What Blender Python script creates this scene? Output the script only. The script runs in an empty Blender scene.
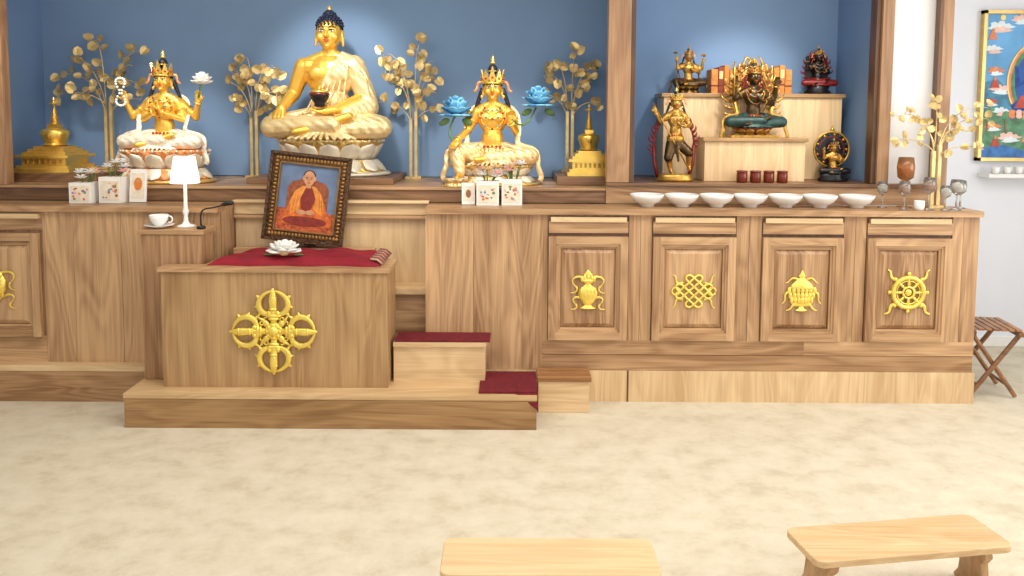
import bpy, bmesh, math, random
from mathutils import Vector, Matrix, Quaternion
random.seed(7)
V=Vector
scn=bpy.context.scene
scn.view_settings.view_transform='Standard'

# ------------------------------------------------------------ materials
def lin(r,g,b):
    def f(c):
        c/=255.0
        return c/12.92 if c<=0.04045 else ((c+0.055)/1.055)**2.4
    return (f(r),f(g),f(b),1.0)
def newmat(name):
    m=bpy.data.materials.new(name); m.use_nodes=True
    nt=m.node_tree; b=nt.nodes['Principled BSDF']
    return m,nt,b
def mat(name,rgb,rough=0.5,metal=0.0,var=0.12,scale=25.0,bump=0.0,bscale=60.0,emit=0.0,trans=0.0,coat=0.0):
    m,nt,b=newmat(name)
    tc=nt.nodes.new('ShaderNodeTexCoord')
    n=nt.nodes.new('ShaderNodeTexNoise'); n.inputs['Scale'].default_value=scale; n.inputs['Detail'].default_value=4
    nt.links.new(tc.outputs['Object'],n.inputs['Vector'])
    r=nt.nodes.new('ShaderNodeValToRGB')
    c=lin(*rgb)
    r.color_ramp.elements[0].position=0.3; r.color_ramp.elements[1].position=0.7
    r.color_ramp.elements[0].color=tuple(x*(1-var) for x in c[:3])+(1,)
    r.color_ramp.elements[1].color=tuple(min(1,x*(1+var)) for x in c[:3])+(1,)
    nt.links.new(n.outputs['Fac'],r.inputs['Fac']); nt.links.new(r.outputs['Color'],b.inputs['Base Color'])
    b.inputs['Roughness'].default_value=rough; b.inputs['Metallic'].default_value=metal
    if coat: b.inputs['Coat Weight'].default_value=coat
    if trans: b.inputs['Transmission Weight'].default_value=trans
    if emit:
        b.inputs['Emission Color'].default_value=c; b.inputs['Emission Strength'].default_value=emit
    if bump:
        n2=nt.nodes.new('ShaderNodeTexNoise'); n2.inputs['Scale'].default_value=bscale; n2.inputs['Detail'].default_value=3
        nt.links.new(tc.outputs['Object'],n2.inputs['Vector'])
        bp=nt.nodes.new('ShaderNodeBump'); bp.inputs['Strength'].default_value=bump; bp.inputs['Distance'].default_value=0.01
        nt.links.new(n2.outputs['Fac'],bp.inputs['Height']); nt.links.new(bp.outputs['Normal'],b.inputs['Normal'])
    return m
def wood(name,light,dark,axis='Z',rough=0.38,contrast=1.0,fig=1.0):
    m,nt,b=newmat(name)
    L=nt.links.new; N=nt.nodes.new
    tc=N('ShaderNodeTexCoord'); at=N('ShaderNodeAttribute'); at.attribute_name='rnd'
    mul=N('ShaderNodeMath'); mul.operation='MULTIPLY'; mul.inputs[1].default_value=37.0
    L(at.outputs['Fac'],mul.inputs[0])
    add=N('ShaderNodeVectorMath'); add.operation='ADD'
    L(tc.outputs['Object'],add.inputs[0]); L(mul.outputs[0],add.inputs[1])
    def stretched(a,bq):
        mp=N('ShaderNodeMapping')
        s={'X':(bq,a,a),'Y':(a,bq,a),'Z':(a,a,bq)}[axis]
        mp.inputs['Scale'].default_value=s
        L(add.outputs[0],mp.inputs['Vector']); return mp
    m1=stretched(3.0*fig,0.45*fig)
    n1=N('ShaderNodeTexNoise'); n1.inputs['Scale'].default_value=1.5; n1.inputs['Detail'].default_value=2; n1.inputs['Distortion'].default_value=0.8
    L(m1.outputs[0],n1.inputs['Vector'])
    sc=N('ShaderNodeMath'); sc.operation='MULTIPLY'; sc.inputs[1].default_value=75.0
    L(n1.outputs['Fac'],sc.inputs[0])
    sn=N('ShaderNodeMath'); sn.operation='SINE'; L(sc.outputs[0],sn.inputs[0])
    m2=stretched(60,1.5)
    n2=N('ShaderNodeTexNoise'); n2.inputs['Scale'].default_value=2.0; n2.inputs['Detail'].default_value=5
    L(m2.outputs[0],n2.inputs['Vector'])
    m3=stretched(8,.6)
    n3=N('ShaderNodeTexNoise'); n3.inputs['Scale'].default_value=1.6; n3.inputs['Detail'].default_value=3; n3.inputs['Distortion'].default_value=0.5
    L(m3.outputs[0],n3.inputs['Vector'])
    def madd(src,k,base):
        a=N('ShaderNodeMath'); a.operation='MULTIPLY_ADD'; a.inputs[1].default_value=k; L(src,a.inputs[0])
        if hasattr(base,'links'): L(base,a.inputs[2])
        else: a.inputs[2].default_value=base
        return a.outputs[0]
    t=madd(sn.outputs[0],0.05,0.5)
    t=madd(n1.outputs['Fac'],0.30,t); t=madd(n2.outputs['Fac'],0.36,t); t=madd(n3.outputs['Fac'],0.44,t); t=madd(at.outputs['Fac'],0.14,t)
    sub=N('ShaderNodeMath'); sub.operation='SUBTRACT'; sub.inputs[1].default_value=0.62; L(t,sub.inputs[0])
    r=N('ShaderNodeValToRGB'); e=r.color_ramp.elements
    e[0].position=0.5-0.17/contrast; e[0].color=lin(*dark)
    e[1].position=0.5+0.15/contrast; e[1].color=lin(*light)
    L(sub.outputs[0],r.inputs['Fac']); L(r.outputs['Color'],b.inputs['Base Color'])
    b.inputs['Roughness'].default_value=rough
    bp=N('ShaderNodeBump'); bp.inputs['Strength'].default_value=0.08; bp.inputs['Distance'].default_value=0.002
    L(n2.outputs['Fac'],bp.inputs['Height']); L(bp.outputs['Normal'],b.inputs['Normal'])
    return m

WV=wood('wood_vertical',(208,168,124),(142,102,68),'Z')
WH=wood('wood_horizontal',(206,166,122),(142,102,66),'X')
WT=wood('throne_wood',(190,154,108),(146,108,68),'Z',contrast=1.0)
WTH=wood('throne_wood_flat',(184,146,98),(134,96,58),'X')
WL=wood('wood_pale',(230,200,154),(196,160,114),'X',contrast=1.0)
WLV=wood('wood_pale_vertical',(228,198,152),(198,162,118),'Z')
WD=wood('wood_shelf_brown',(156,116,80),(100,68,44),'X')
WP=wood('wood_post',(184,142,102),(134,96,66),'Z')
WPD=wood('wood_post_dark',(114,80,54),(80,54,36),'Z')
WB=wood('wood_bench',(228,196,150),(198,160,112),'X',rough=0.45)
WBL=wood('wood_bench_leg',(206,168,122),(168,126,86),'Z')
WS=wood('wood_stool',(154,108,68),(102,66,40),'X')
WSL=wood('wood_slats',(180,128,78),(130,84,48),'X')

def carpet():
    m,nt,b=newmat('carpet'); L=nt.links.new; N=nt.nodes.new
    tc=N('ShaderNodeTexCoord')
    mp=N('ShaderNodeMapping'); mp.inputs['Scale'].default_value=(1.0,1.2,1); L(tc.outputs['Object'],mp.inputs['Vector'])
    n=N('ShaderNodeTexNoise'); n.inputs['Scale'].default_value=6.5; n.inputs['Detail'].default_value=9; n.inputs['Roughness'].default_value=0.66; n.inputs['Distortion'].default_value=0.1
    L(mp.outputs[0],n.inputs['Vector'])
    r=N('ShaderNodeValToRGB'); e=r.color_ramp.elements
    e[0].position=0.34; e[0].color=lin(196,182,154); e[1].position=0.62; e[1].color=lin(217,206,182)
    x=e.new(0.47); x.color=lin(209,197,171)
    L(n.outputs['Fac'],r.inputs['Fac']); L(r.outputs['Color'],b.inputs['Base Color'])
    b.inputs['Roughness'].default_value=0.95
    b.inputs['Sheen Weight'].default_value=0.1
    n2=N('ShaderNodeTexNoise'); n2.inputs['Scale'].default_value=180; n2.inputs['Detail'].default_value=2
    L(tc.outputs['Object'],n2.inputs['Vector'])
    bp=N('ShaderNodeBump'); bp.inputs['Strength'].default_value=0.4; bp.inputs['Distance'].default_value=0.006
    L(n2.outputs['Fac'],bp.inputs['Height']); L(bp.outputs['Normal'],b.inputs['Normal'])
    return m
CARPET=carpet()
def robe_mat(name,rgb,rough,metal,rgb2=None,sc=9.0):
    m,nt,b=newmat(name); L=nt.links.new; N=nt.nodes.new
    tc=N('ShaderNodeTexCoord')
    w=N('ShaderNodeTexWave'); w.inputs['Scale'].default_value=sc; w.inputs['Distortion'].default_value=3; w.inputs['Detail'].default_value=1; w.bands_direction='DIAGONAL'
    L(tc.outputs['Object'],w.inputs['Vector'])
    bp=N('ShaderNodeBump'); bp.inputs['Strength'].default_value=0.35; bp.inputs['Distance'].default_value=0.010
    L(w.outputs['Fac'],bp.inputs['Height']); L(bp.outputs['Normal'],b.inputs['Normal'])
    vo=N('ShaderNodeTexVoronoi'); vo.inputs['Scale'].default_value=30
    L(tc.outputs['Object'],vo.inputs['Vector'])
    r=N('ShaderNodeValToRGB'); e=r.color_ramp.elements
    e[0].position=0.12; e[0].color=lin(*(rgb2 or rgb)); e[1].position=0.28; e[1].color=lin(*rgb)
    L(vo.outputs['Distance'],r.inputs['Fac']); L(r.outputs['Color'],b.inputs['Base Color'])
    b.inputs['Roughness'].default_value=rough; b.inputs['Metallic'].default_value=metal
    return m
GOLD=mat('gold_polished',(248,204,100),0.28,0.82,0.08)
GOLDS=mat('gold_skin',(242,192,84),0.36,0.62,0.06)
GOLDP=mat('gold_leaf_emblem',(250,220,108),0.32,0.72,0.08,bump=0.3,bscale=120)
ROBE=robe_mat('gold_robe',(244,218,162),0.42,0.45,(234,194,116))
ROBEO=robe_mat('orange_robe',(230,150,92),0.45,0.3,(248,208,150),12)
ROBET=robe_mat('peach_gold_robe',(240,204,146),0.42,0.35,(226,152,92),12)
ROBEW=robe_mat('cream_robe',(242,230,208),0.48,0.25,(236,194,140),12)
LOTW=mat('lotus_cream',(238,228,206),0.38,0.3,0.08)
LOTG=mat('lotus_gold',(238,202,122),0.3,0.72,0.08)
BLUEHAIR=mat('hair_blue',(16,24,52),0.6,0,0.2,60,bump=0.8,bscale=90)
HAIRD=mat('hair_dark',(26,24,34),0.5,0,0.2,60,bump=0.5)
RED=mat('red_cloth',(140,16,36),0.85,0,0.18,12,bump=0.4,bscale=30)
REDM=mat('red_mat',(112,12,28),0.9,0,0.25,40,bump=0.6,bscale=150)
REDP=mat('lip_red',(190,60,40),0.4)
JEWR=mat('jewel_red',(170,30,40),0.2)
JEWB=mat('jewel_turquoise',(50,150,170),0.25)
BLACK=mat('black_lacquer',(20,18,20),0.3)
DBR=mat('dark_bronze',(78,58,32),0.35,0.7,0.35,40)
DBRG=mat('aged_gilt',(196,150,70),0.36,0.75,0.4,40)
DRED=mat('flame_red',(120,30,26),0.45,0.2,0.3,30)
TEAL=mat('patina_teal',(40,66,62),0.45,0.3,0.3,30)
WHITE=mat('white_glaze',(240,238,232),0.25,0,0.02)
WHITEM=mat('white_matte',(238,236,230),0.7,0,0.03)
SHADE=mat('lamp_shade_white',(255,248,234),0.8,0,0.02,emit=1.3)
BLUEF=mat('flower_blue',(120,186,216),0.5,0,0.2,50)
BLUEF2=mat('flower_blue_dark',(56,128,176),0.5,0,0.25,50)
PINK=mat('petal_pink',(238,180,170),0.6,0,0.15,60)
GREEN=mat('stem_green',(92,120,60),0.6,0,0.2)
PAPER=mat('paper_white',(244,240,232),0.7,0,0.02)
ORANGE=mat('print_orange',(222,128,48),0.6)
LEAF=mat('brass_leaf',(212,184,124),0.4,0.5,0.35,18)
STEM=mat('brass_stem',(222,194,134),0.38,0.55,0.2)
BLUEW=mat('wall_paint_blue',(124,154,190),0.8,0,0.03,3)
BLUEWS=mat('wall_paint_blue_shaded',(110,140,178),0.8,0,0.03,3)  # same blue paint, with the side walls' shade put into the colour
WALLW=mat('wall_paint_white',(230,232,238),0.85,0,0.015,3)
WALLC=mat('wall_white_warm_lit',(236,235,232),0.85,0,0.015,3)  # white wall; slight warm tint of the light put into its colour
CEIL=mat('ceiling_paint',(240,240,238),0.9,0,0.01)
AMBER=mat('amber_glass',(236,176,110),0.06,0,0.03,trans=0.8)
GLASS=mat('clear_glass',(244,242,236),0.05,0,0.01,trans=0.9)
TEAJ=mat('tea_red_glass',(120,44,24),0.15,0,0.1,trans=0.2)
BOOK=mat('scripture_cloth_orange',(206,134,66),0.75,0,0.2,30)
BOOK2=mat('scripture_cloth_rust',(140,66,42),0.75,0,0.2,30)
BOOKP=mat('scripture_label',(236,202,140),0.7)

# ------------------------------------------------------------ mesh builder
class MB:
    def __init__(s,name,loc=(0,0,0)):
        s.name=name; s.loc=V(loc); s.bm=bmesh.new(); s.mats=[]; s.M=Matrix.Identity(4)
        s.rl=s.bm.faces.layers.float.new('rnd')
    def mi(s,m):
        if m not in s.mats: s.mats.append(m)
        return s.mats.index(m)
    def add(s,vs,fs,m,smooth=False):
        vv=[s.bm.verts.new(s.M@V(v)) for v in vs]; i=s.mi(m); r=random.random()
        for f in fs:
            try: fc=s.bm.faces.new([vv[k] for k in f])
            except ValueError: continue
            fc.material_index=i; fc.smooth=smooth; fc[s.rl]=r
    def box(s,x0,x1,y0,y1,z0,z1,m):
        s.add([(x0,y0,z0),(x1,y0,z0),(x1,y1,z0),(x0,y1,z0),(x0,y0,z1),(x1,y0,z1),(x1,y1,z1),(x0,y1,z1)],
              [(0,3,2,1),(4,5,6,7),(0,1,5,4),(1,2,6,5),(2,3,7,6),(3,0,4,7)],m)
    def prism(s,pts,y0,y1,m,smooth=False):
        n=len(pts)
        vs=[(p[0],y0,p[1]) for p in pts]+[(p[0],y1,p[1]) for p in pts]
        fs=[tuple(range(n)),tuple(range(2*n-1,n-1,-1))]+[(i,(i+1)%n,n+(i+1)%n,n+i) for i in range(n)]
        s.add(vs,fs,m,smooth)
    def prismz(s,pts,z0,z1,m):
        n=len(pts)
        vs=[(p[0],p[1],z0) for p in pts]+[(p[0],p[1],z1) for p in pts]
        fs=[tuple(range(n)),tuple(range(2*n-1,n-1,-1))]+[(i,(i+1)%n,n+(i+1)%n,n+i) for i in range(n)]
        s.add(vs,fs,m)
    def lathe(s,prof,c,m,n=24,sx=1,sy=1,smooth=True,axis=None):
        c=V(c); vs=[];fs=[]
        q=Quaternion() if axis is None else V(axis).to_track_quat('Z','Y')
        for r,z in prof:
            for k in range(n):
                a=2*math.pi*k/n
                vs.append(c+q@V((max(r,1e-4)*math.cos(a)*sx,max(r,1e-4)*math.sin(a)*sy,z)))
        for j in range(len(prof)-1):
            for k in range(n):
                fs.append((j*n+k,j*n+(k+1)%n,(j+1)*n+(k+1)%n,(j+1)*n+k))
        fs.append(tuple(range(n-1,-1,-1))); L=(len(prof)-1)*n; fs.append(tuple(range(L,L+n)))
        s.add(vs,fs,m,smooth)
    def sph(s,c,r,m,rot=None,nu=16,nv=10):
        if not hasattr(r,'__len__'): r=(r,r,r)
        c=V(c); q=rot if rot is not None else Quaternion()
        vs=[c+q@V((0,0,r[2]))];fs=[]
        for j in range(1,nv):
            t=math.pi*j/nv
            for k in range(nu):
                a=2*math.pi*k/nu
                vs.append(c+q@V((r[0]*math.sin(t)*math.cos(a),r[1]*math.sin(t)*math.sin(a),r[2]*math.cos(t))))
        vs.append(c+q@V((0,0,-r[2]))); b=len(vs)-1
        for k in range(nu):
            fs.append((0,1+k,1+(k+1)%nu)); fs.append((b,b-nu+(k+1)%nu,b-nu+k))
        for j in range(nv-2):
            for k in range(nu):
                fs.append((1+j*nu+k,1+(j+1)*nu+k,1+(j+1)*nu+(k+1)%nu,1+j*nu+(k+1)%nu))
        s.add(vs,fs,m,True)
    def tube(s,pts,rad,m,n=8,flat=1.0,closed=False,smooth=True,up=(0,1,0)):
        pts=[V(p) for p in pts]; N=len(pts)
        if not hasattr(rad,'__len__'): rad=[rad]*N
        vs=[];fs=[]; upv=V(up)
        prev=None
        for i,p in enumerate(pts):
            a=pts[i-1] if (i>0 or closed) else p
            b=pts[(i+1)%N] if (i<N-1 or closed) else p
            t=(b-a).normalized() if (b-a).length>1e-9 else V((0,0,1))
            u=prev-t*prev.dot(t) if prev is not None else upv-t*upv.dot(t)
            if u.length<1e-4: u=t.orthogonal()
            u.normalize(); prev=u; w=t.cross(u)
            for k in range(n):
                an=2*math.pi*k/n
                vs.append(p+(u*math.cos(an)*flat+w*math.sin(an))*rad[i])
        R=N if closed else N-1
        for i in range(R):
            for k in range(n):
                j=(i+1)%N
                fs.append((i*n+k,i*n+(k+1)%n,j*n+(k+1)%n,j*n+k))
        if not closed:
            fs.append(tuple(range(n-1,-1,-1))); fs.append(tuple(range((N-1)*n,N*n)))
        s.add(vs,fs,m,smooth)
    def cap(s,p1,r1,p2,r2,m=None):   # tapered capsule for blobs
        p1=V(p1);p2=V(p2); d=p2-p1; L=max(d.length,1e-5); t=d/L
        pts=[];rr=[]
        for a in (-90,-60,-30,0): 
            pts.append(p1+t*(r1*math.sin(math.radians(a)))); rr.append(max(r1*math.cos(math.radians(a)),1e-4))
        for a in (0,30,60,90):
            pts.append(p2+t*(r2*math.sin(math.radians(a)))); rr.append(max(r2*math.cos(math.radians(a)),1e-4))
        s.tube(pts,rr,m or BLACK,n=12)
    def chain(s,js,m=None):
        for a,b in zip(js[:-1],js[1:]): s.cap(a[:3],a[3],b[:3],b[3],m)
    def absorb(s,me,m,smooth=True,T=None):
        i=s.mi(m); r=random.random(); T=T or Matrix.Identity(4)
        vv=[s.bm.verts.new(s.M@T@v.co) for v in me.vertices]
        for p in me.polygons:
            try: f=s.bm.faces.new([vv[k] for k in p.vertices])
            except ValueError: continue
            f.material_index=i; f.smooth=smooth; f[s.rl]=r
    def finish(s,bevel=0,seg=2,weld=False):
        bmesh.ops.recalc_face_normals(s.bm,faces=s.bm.faces)
        me=bpy.data.meshes.new(s.name); s.bm.to_mesh(me); s.bm.free()
        for m in s.mats: me.materials.append(m)
        o=bpy.data.objects.new(s.name,me); o.location=s.loc; scn.collection.objects.link(o)
        if bevel:
            b=o.modifiers.new('bevel','BEVEL'); b.width=bevel; b.segments=seg; b.limit_method='ANGLE'; b.angle_limit=math.radians(40)
        return o
def remesh(b,voxel,it=4,cut=None):
    """fuse overlapping closed volumes of builder b into one continuous skin; returns mesh"""
    bmesh.ops.recalc_face_normals(b.bm,faces=b.bm.faces)
    me=bpy.data.meshes.new('tmp'); b.bm.to_mesh(me); b.bm.free()
    o=bpy.data.objects.new('tmp',me); scn.collection.objects.link(o)
    r=o.modifiers.new('r','REMESH'); r.mode='VOXEL'; r.voxel_size=voxel
    if it:
        sm=o.modifiers.new('s','SMOOTH'); sm.factor=0.5; sm.iterations=it
    dg=bpy.context.evaluated_depsgraph_get(); dg.update()
    out=bpy.data.meshes.new_from_object(o.evaluated_get(dg))
    bpy.data.objects.remove(o); bpy.data.meshes.remove(me)
    if cut:
        bb=bmesh.new(); bb.from_mesh(out)
        for co,no in cut:
            bmesh.ops.bisect_plane(bb,geom=bb.verts[:]+bb.edges[:]+bb.faces[:],plane_co=co,plane_no=no,clear_outer=True)
        bb.to_mesh(out); bb.free()
    return out
def T(x=0,y=0,z=0,rx=0,ry=0,rz=0,s=1.0):
    return Matrix.Translation((x,y,z))@Matrix.Rotation(math.radians(rz),4,'Z')@Matrix.Rotation(math.radians(ry),4,'Y')@Matrix.Rotation(math.radians(rx),4,'X')@Matrix.Scale(s,4)

# ------------------------------------------------------------ room
def simple(name,boxes,m,bev=0):
    b=MB(name)
    for q in boxes: b.box(*q,m)
    return b.finish(bev)
simple('floor',[(-3.9,4.3,-2.0,5.3,-0.05,0)],CARPET)
simple('ceiling',[(-3.9,4.3,-2.0,5.3,2.7,2.75)],CEIL)
simple('wall_left',[(-3.95,-3.85,-2.0,5.3,0,2.7)],WALLC)
simple('wall_right',[(4.2,4.3,-2.0,5.3,0,2.7)],WALLW)
simple('wall_back',[(-3.95,4.3,5.25,5.35,0,2.7)],WALLW)
b=MB('wall_alcove')
b.box(-3.0,0.70,5.155,5.24,1.12,2.7,BLUEW)
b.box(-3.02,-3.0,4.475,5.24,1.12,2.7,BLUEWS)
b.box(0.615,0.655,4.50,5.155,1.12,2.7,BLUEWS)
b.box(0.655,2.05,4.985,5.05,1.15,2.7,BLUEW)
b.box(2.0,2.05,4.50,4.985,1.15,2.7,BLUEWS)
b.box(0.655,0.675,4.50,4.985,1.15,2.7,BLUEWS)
b.finish()
simple('wall_partition',[(2.07,2.34,4.465,5.25,1.05,2.7),(-3.85,-3.02,4.475,5.25,1.05,2.7)],WALLC)
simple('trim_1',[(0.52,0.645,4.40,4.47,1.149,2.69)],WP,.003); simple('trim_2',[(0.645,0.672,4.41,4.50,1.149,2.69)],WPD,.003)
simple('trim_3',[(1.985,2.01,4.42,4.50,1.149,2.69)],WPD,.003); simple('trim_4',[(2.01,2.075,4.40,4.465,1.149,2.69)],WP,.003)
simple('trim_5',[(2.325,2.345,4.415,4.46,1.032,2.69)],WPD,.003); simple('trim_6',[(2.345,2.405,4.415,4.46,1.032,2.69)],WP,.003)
simple('trim_7',[(-3.0,-2.79,4.40,4.47,1.116,2.69)],WP,.003)
b=MB('baseboard_back'); b.box(2.5,4.2,5.235,5.25,0,0.07,WHITEM); b.finish(0.003)

# ------------------------------------------------------------ emblems (relief, local XZ plane, y toward viewer negative)
def E(mb,cx,y,cz,s): mb.M=Matrix.Translation((cx,y,cz))@Matrix.Scale(s,4)
def arc(cx,cz,r,a0,a1,n=10,y=0,rz=None):
    rz=rz or r
    return [(cx+r*math.cos(math.radians(a0+(a1-a0)*i/n)),y,cz+rz*math.sin(math.radians(a0+(a1-a0)*i/n))) for i in range(n+1)]
def bez(p0,p1,p2,p3,n=10):
    p0,p1,p2,p3=map(V,(p0,p1,p2,p3)); o=[]
    for i in range(n+1):
        t=i/n; o.append(p0*(1-t)**3+p1*3*t*(1-t)**2+p2*3*t*t*(1-t)+p3*t**3)
    return o
def ribbon(mb,p0,p1,p2,p3,w,m=None,n=10,taper=True):
    pts=bez(p0,p1,p2,p3,n)
    mb.tube(pts,[w*(1-0.6*i/n if taper else 1) for i in range(n+1)],m or GOLDP,n=6,flat=0.6)
def em_vajra(mb,cx,y,cz,s):
    base=Matrix.Translation((cx,y,cz))@Matrix.Scale(s,4)
    for k in range(4):
        mb.M=base@Matrix.Rotation(math.radians(90*k),4,'Y')
        mb.tube([(0,-.02,.1),(0,-.04,.26),(0,-.055,.36),(0,-.05,.44),(0,-.04,.51)],[.04,.04,.048,.036,.014],GOLDP,8,.6)
        for zz in (.27,.40): mb.sph((0,-.05,zz),(.05,.03,.016),GOLDP)
        for sx in (-1,1):
            mb.tube(bez((sx*.05,-.02,.20),(sx*.20,-.02,.20),(sx*.23,-.03,.42),(sx*.02,-.03,.475),12),[.026,.031,.035,.037,.038,.037,.036,.034,.032,.027,.024,.019,.014],GOLDP,8,.8)
            for (px,pz,ex,ez) in [(.13,.225,.19,.165),(.165,.29,.225,.28),(.155,.37,.20,.42)]:
                mb.tube([(sx*px,-.02,pz),(sx*(px+ex)/2,-.02,(pz+ez)/2+.012),(sx*ex,-.02,ez)],[.028,.022,.005],GOLDP,6,.8)
        mb.sph((0,-.03,.185),(.09,.035,.028),GOLDP); mb.sph((0,-.03,.15),(.065,.035,.024),GOLDP)
        for sx in (-1,0,1): mb.sph((sx*.048,-.04,.215),(.028,.022,.034),GOLDP)
        mb.M=base@Matrix.Rotation(math.radians(90*k+45),4,'Y')
        mb.sph((0,-.02,.125),(.038,.027,.045),GOLDP)
        mb.tube(bez((0,-.02,.14),(.03,-.02,.18),(-.03,-.02,.21),(.0,-.02,.25),6),[.024,.024,.022,.018,.015,.012,.005],GOLDP,6,.8)
        for sx in (-1,1): mb.tube(arc(sx*.035,.165,.022,0,270,6,-.015),.011,GOLDP,6)
    mb.M=base
    mb.lathe([(.10,0),(.105,.03),(.09,.045),(.055,.045),(.06,.06),(.035,.08),(.001,.085)],(0,0,0),GOLDP,20,axis=(0,-1,0))
    for k in range(8):
        a=k*math.pi/4; mb.sph((.075*math.cos(a),-.045,.075*math.sin(a)),(.02,.015,.02),GOLDP,nu=8,nv=6)
    mb.M=Matrix.Identity(4)
def side_ribbons(mb,w=.036):
    for sx in (-1,1):
        ribbon(mb,(sx*.08,-.03,.30),(sx*.30,-.03,.42),(sx*.50,-.03,.25),(sx*.30,-.03,.10),w)
        ribbon(mb,(sx*.30,-.03,.10),(sx*.22,-.03,.02),(sx*.30,-.03,-.08),(sx*.42,-.03,-.06),w*.8)
        ribbon(mb,(sx*.12,-.03,-.22),(sx*.28,-.03,-.10),(sx*.46,-.03,-.20),(sx*.30,-.03,-.34),w)
        ribbon(mb,(sx*.30,-.03,-.34),(sx*.22,-.03,-.42),(sx*.32,-.03,-.50),(sx*.42,-.03,-.46),w*.8)
def em_vase(mb,cx,y,cz,s):
    E(mb,cx,y,cz,s); side_ribbons(mb)
    mb.lathe([(.12,-.46),(.2,-.44),(.08,-.37),(.12,-.33),(.23,-.18),(.24,-.04),(.19,.06),(.09,.12),(.07,.16),(.15,.21),(.17,.25),(.09,.28),(.06,.33),(.11,.39),(.05,.46),(.001,.52)],(0,-.02,0),GOLDP,20,sy=.35)
    for a in range(-60,61,30):
        mb.sph((.17*math.sin(math.radians(a)),-.04,.25+.07*math.cos(math.radians(a))),(.04,.025,.08),GOLDP)
    for k in range(-2,3): mb.sph((k*.08,-.085,-.02),(.028,.018,.06),GOLDP,nu=8,nv=6)
    mb.M=Matrix.Identity(4)
def em_knot(mb,cx,y,cz,s):
    E(mb,cx,y,cz,s); q=.115; r=.028
    def P(a,bb,yy=-.035): return ((a-bb)*q*1.0,yy,(a+bb)*q*0.9)
    L=[-1.5,-.5,.5,1.5]
    for i,k in enumerate(L):
        mb.tube([P(k,-1.9,-.03-.02*(i%2)),P(k,-.8,-.05+.02*(i%2)),P(k,.3,-.03-.02*(i%2)),P(k,1.9,-.04)],r,GOLDP,8)
        mb.tube([P(-1.9,k,-.05+.02*(i%2)),P(-.6,k,-.03-.02*(i%2)),P(.6,k,-.05),P(1.9,k,-.04)],r,GOLDP,8)
    for e in (-1,1):
        for k in (-1,1):
            for vert in (0,1):
                pts=[]
                for t in range(9):
                    a=math.pi*t/8; o=1.9+.55*math.sin(a); c=k-.5*math.cos(a)
                    pts.append(P(c,e*o,-.04) if vert else P(e*o,c,-.04))
                mb.tube(pts,r,GOLDP,8)
    for sx in (-1,1):
        mb.tube(arc(sx*.42,0,.09,0,340,12,-.04),.022,GOLDP,8)
        ribbon(mb,(sx*.25,-.03,-.2),(sx*.5,-.03,-.1),(sx*.35,-.03,-.35),(sx*.5,-.03,-.4),.03)
        ribbon(mb,(sx*.25,-.03,.2),(sx*.5,-.03,.1),(sx*.35,-.03,.35),(sx*.48,-.03,.38),.03)
    mb.M=Matrix.Identity(4)
def em_parasol(mb,cx,y,cz,s):
    E(mb,cx,y,cz,s)
    mb.lathe([(.3,.08),(.27,.16),(.17,.26),(.1,.3),(.06,.34),(.09,.38),(.05,.44),(.02,.5),(.001,.54)],(0,-.02,0),GOLDP,20,sy=.3)
    for row,(rr,zz) in enumerate([(.33,.03),(.30,-.09),(.26,-.2)]):
        for i in range(7):
            x=-rr+2*rr*i/6
            mb.sph((x*.93,-.02-.05*math.cos(x/rr*1.3),zz),(.05,.03,.09),GOLDP)
    mb.lathe([(.2,-.36),(.26,-.30),(.2,-.22)],(0,-.01,0),GOLDP,16,sy=.2)
    mb.lathe([(.06,-.5),(.16,-.46),(.08,-.42),(.05,-.36)],(0,-.02,0),GOLDP,14,sy=.4)
    for sx in (-1,1):
        ribbon(mb,(sx*.12,-.04,-.30),(sx*.28,-.04,-.30),(sx*.2,-.04,-.44),(sx*.38,-.04,-.46),.035)
        ribbon(mb,(sx*.32,-.03,.0),(sx*.50,-.03,-.08),(sx*.32,-.03,-.2),(sx*.48,-.03,-.30),.032)
        ribbon(mb,(sx*.1,-.03,.3),(sx*.3,-.03,.42),(sx*.3,-.03,.2),(sx*.4,-.03,.22),.026)
    mb.M=Matrix.Identity(4)
def em_wheel(mb,cx,y,cz,s):
    E(mb,cx,y,cz,s)
    mb.tube(arc(0,0,.35,0,337.5,15,-.04),.055,GOLDP,8,closed=True)
    mb.tube(arc(0,0,.27,0,337.5,15,-.04),.015,GOLDP,6,closed=True)
    mb.tube(arc(0,0,.13,0,330,11,-.05),.028,GOLDP,8,closed=True)
    mb.sph((0,-.04,0),(.08,.04,.08),GOLDP)
    for k in range(8):
        a=math.pi*k/4; c,sn=math.cos(a),math.sin(a)
        mb.tube([(c*.12,-.04,sn*.12),(c*.2,-.04,sn*.2),(c*.34,-.04,sn*.34)],[.018,.036,.02],GOLDP,8)
        mb.sph((c*.43,-.04,sn*.43),(.045,.03,.045),GOLDP)
    for sx in (-1,1):
        ribbon(mb,(sx*.28,-.02,.28),(sx*.5,-.02,.34),(sx*.34,-.02,.48),(sx*.48,-.02,.52),.04)
        ribbon(mb,(sx*.28,-.02,-.28),(sx*.5,-.02,-.3),(sx*.3,-.02,-.48),(sx*.52,-.02,-.5),.05)
    mb.M=Matrix.Identity(4)
def em_conch(mb,cx,y,cz,s):
    E(mb,cx,y,cz,s); side_ribbons(mb)
    mb.tube([(0,-.04,.42),(.03,-.05,.3),(.05,-.06,.15),(.02,-.07,0),(-.04,-.06,-.15),(-.08,-.05,-.3),(-.1,-.04,-.42)],[.02,.1,.17,.21,.17,.09,.02],GOLDP,12,.4)
    for i in range(4): mb.tube(arc(.03-.02*i,.3-.13*i,.12+.03*i,200,350,8,-.10),.02,GOLDP,6)
    mb.M=Matrix.Identity(4)

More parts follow.
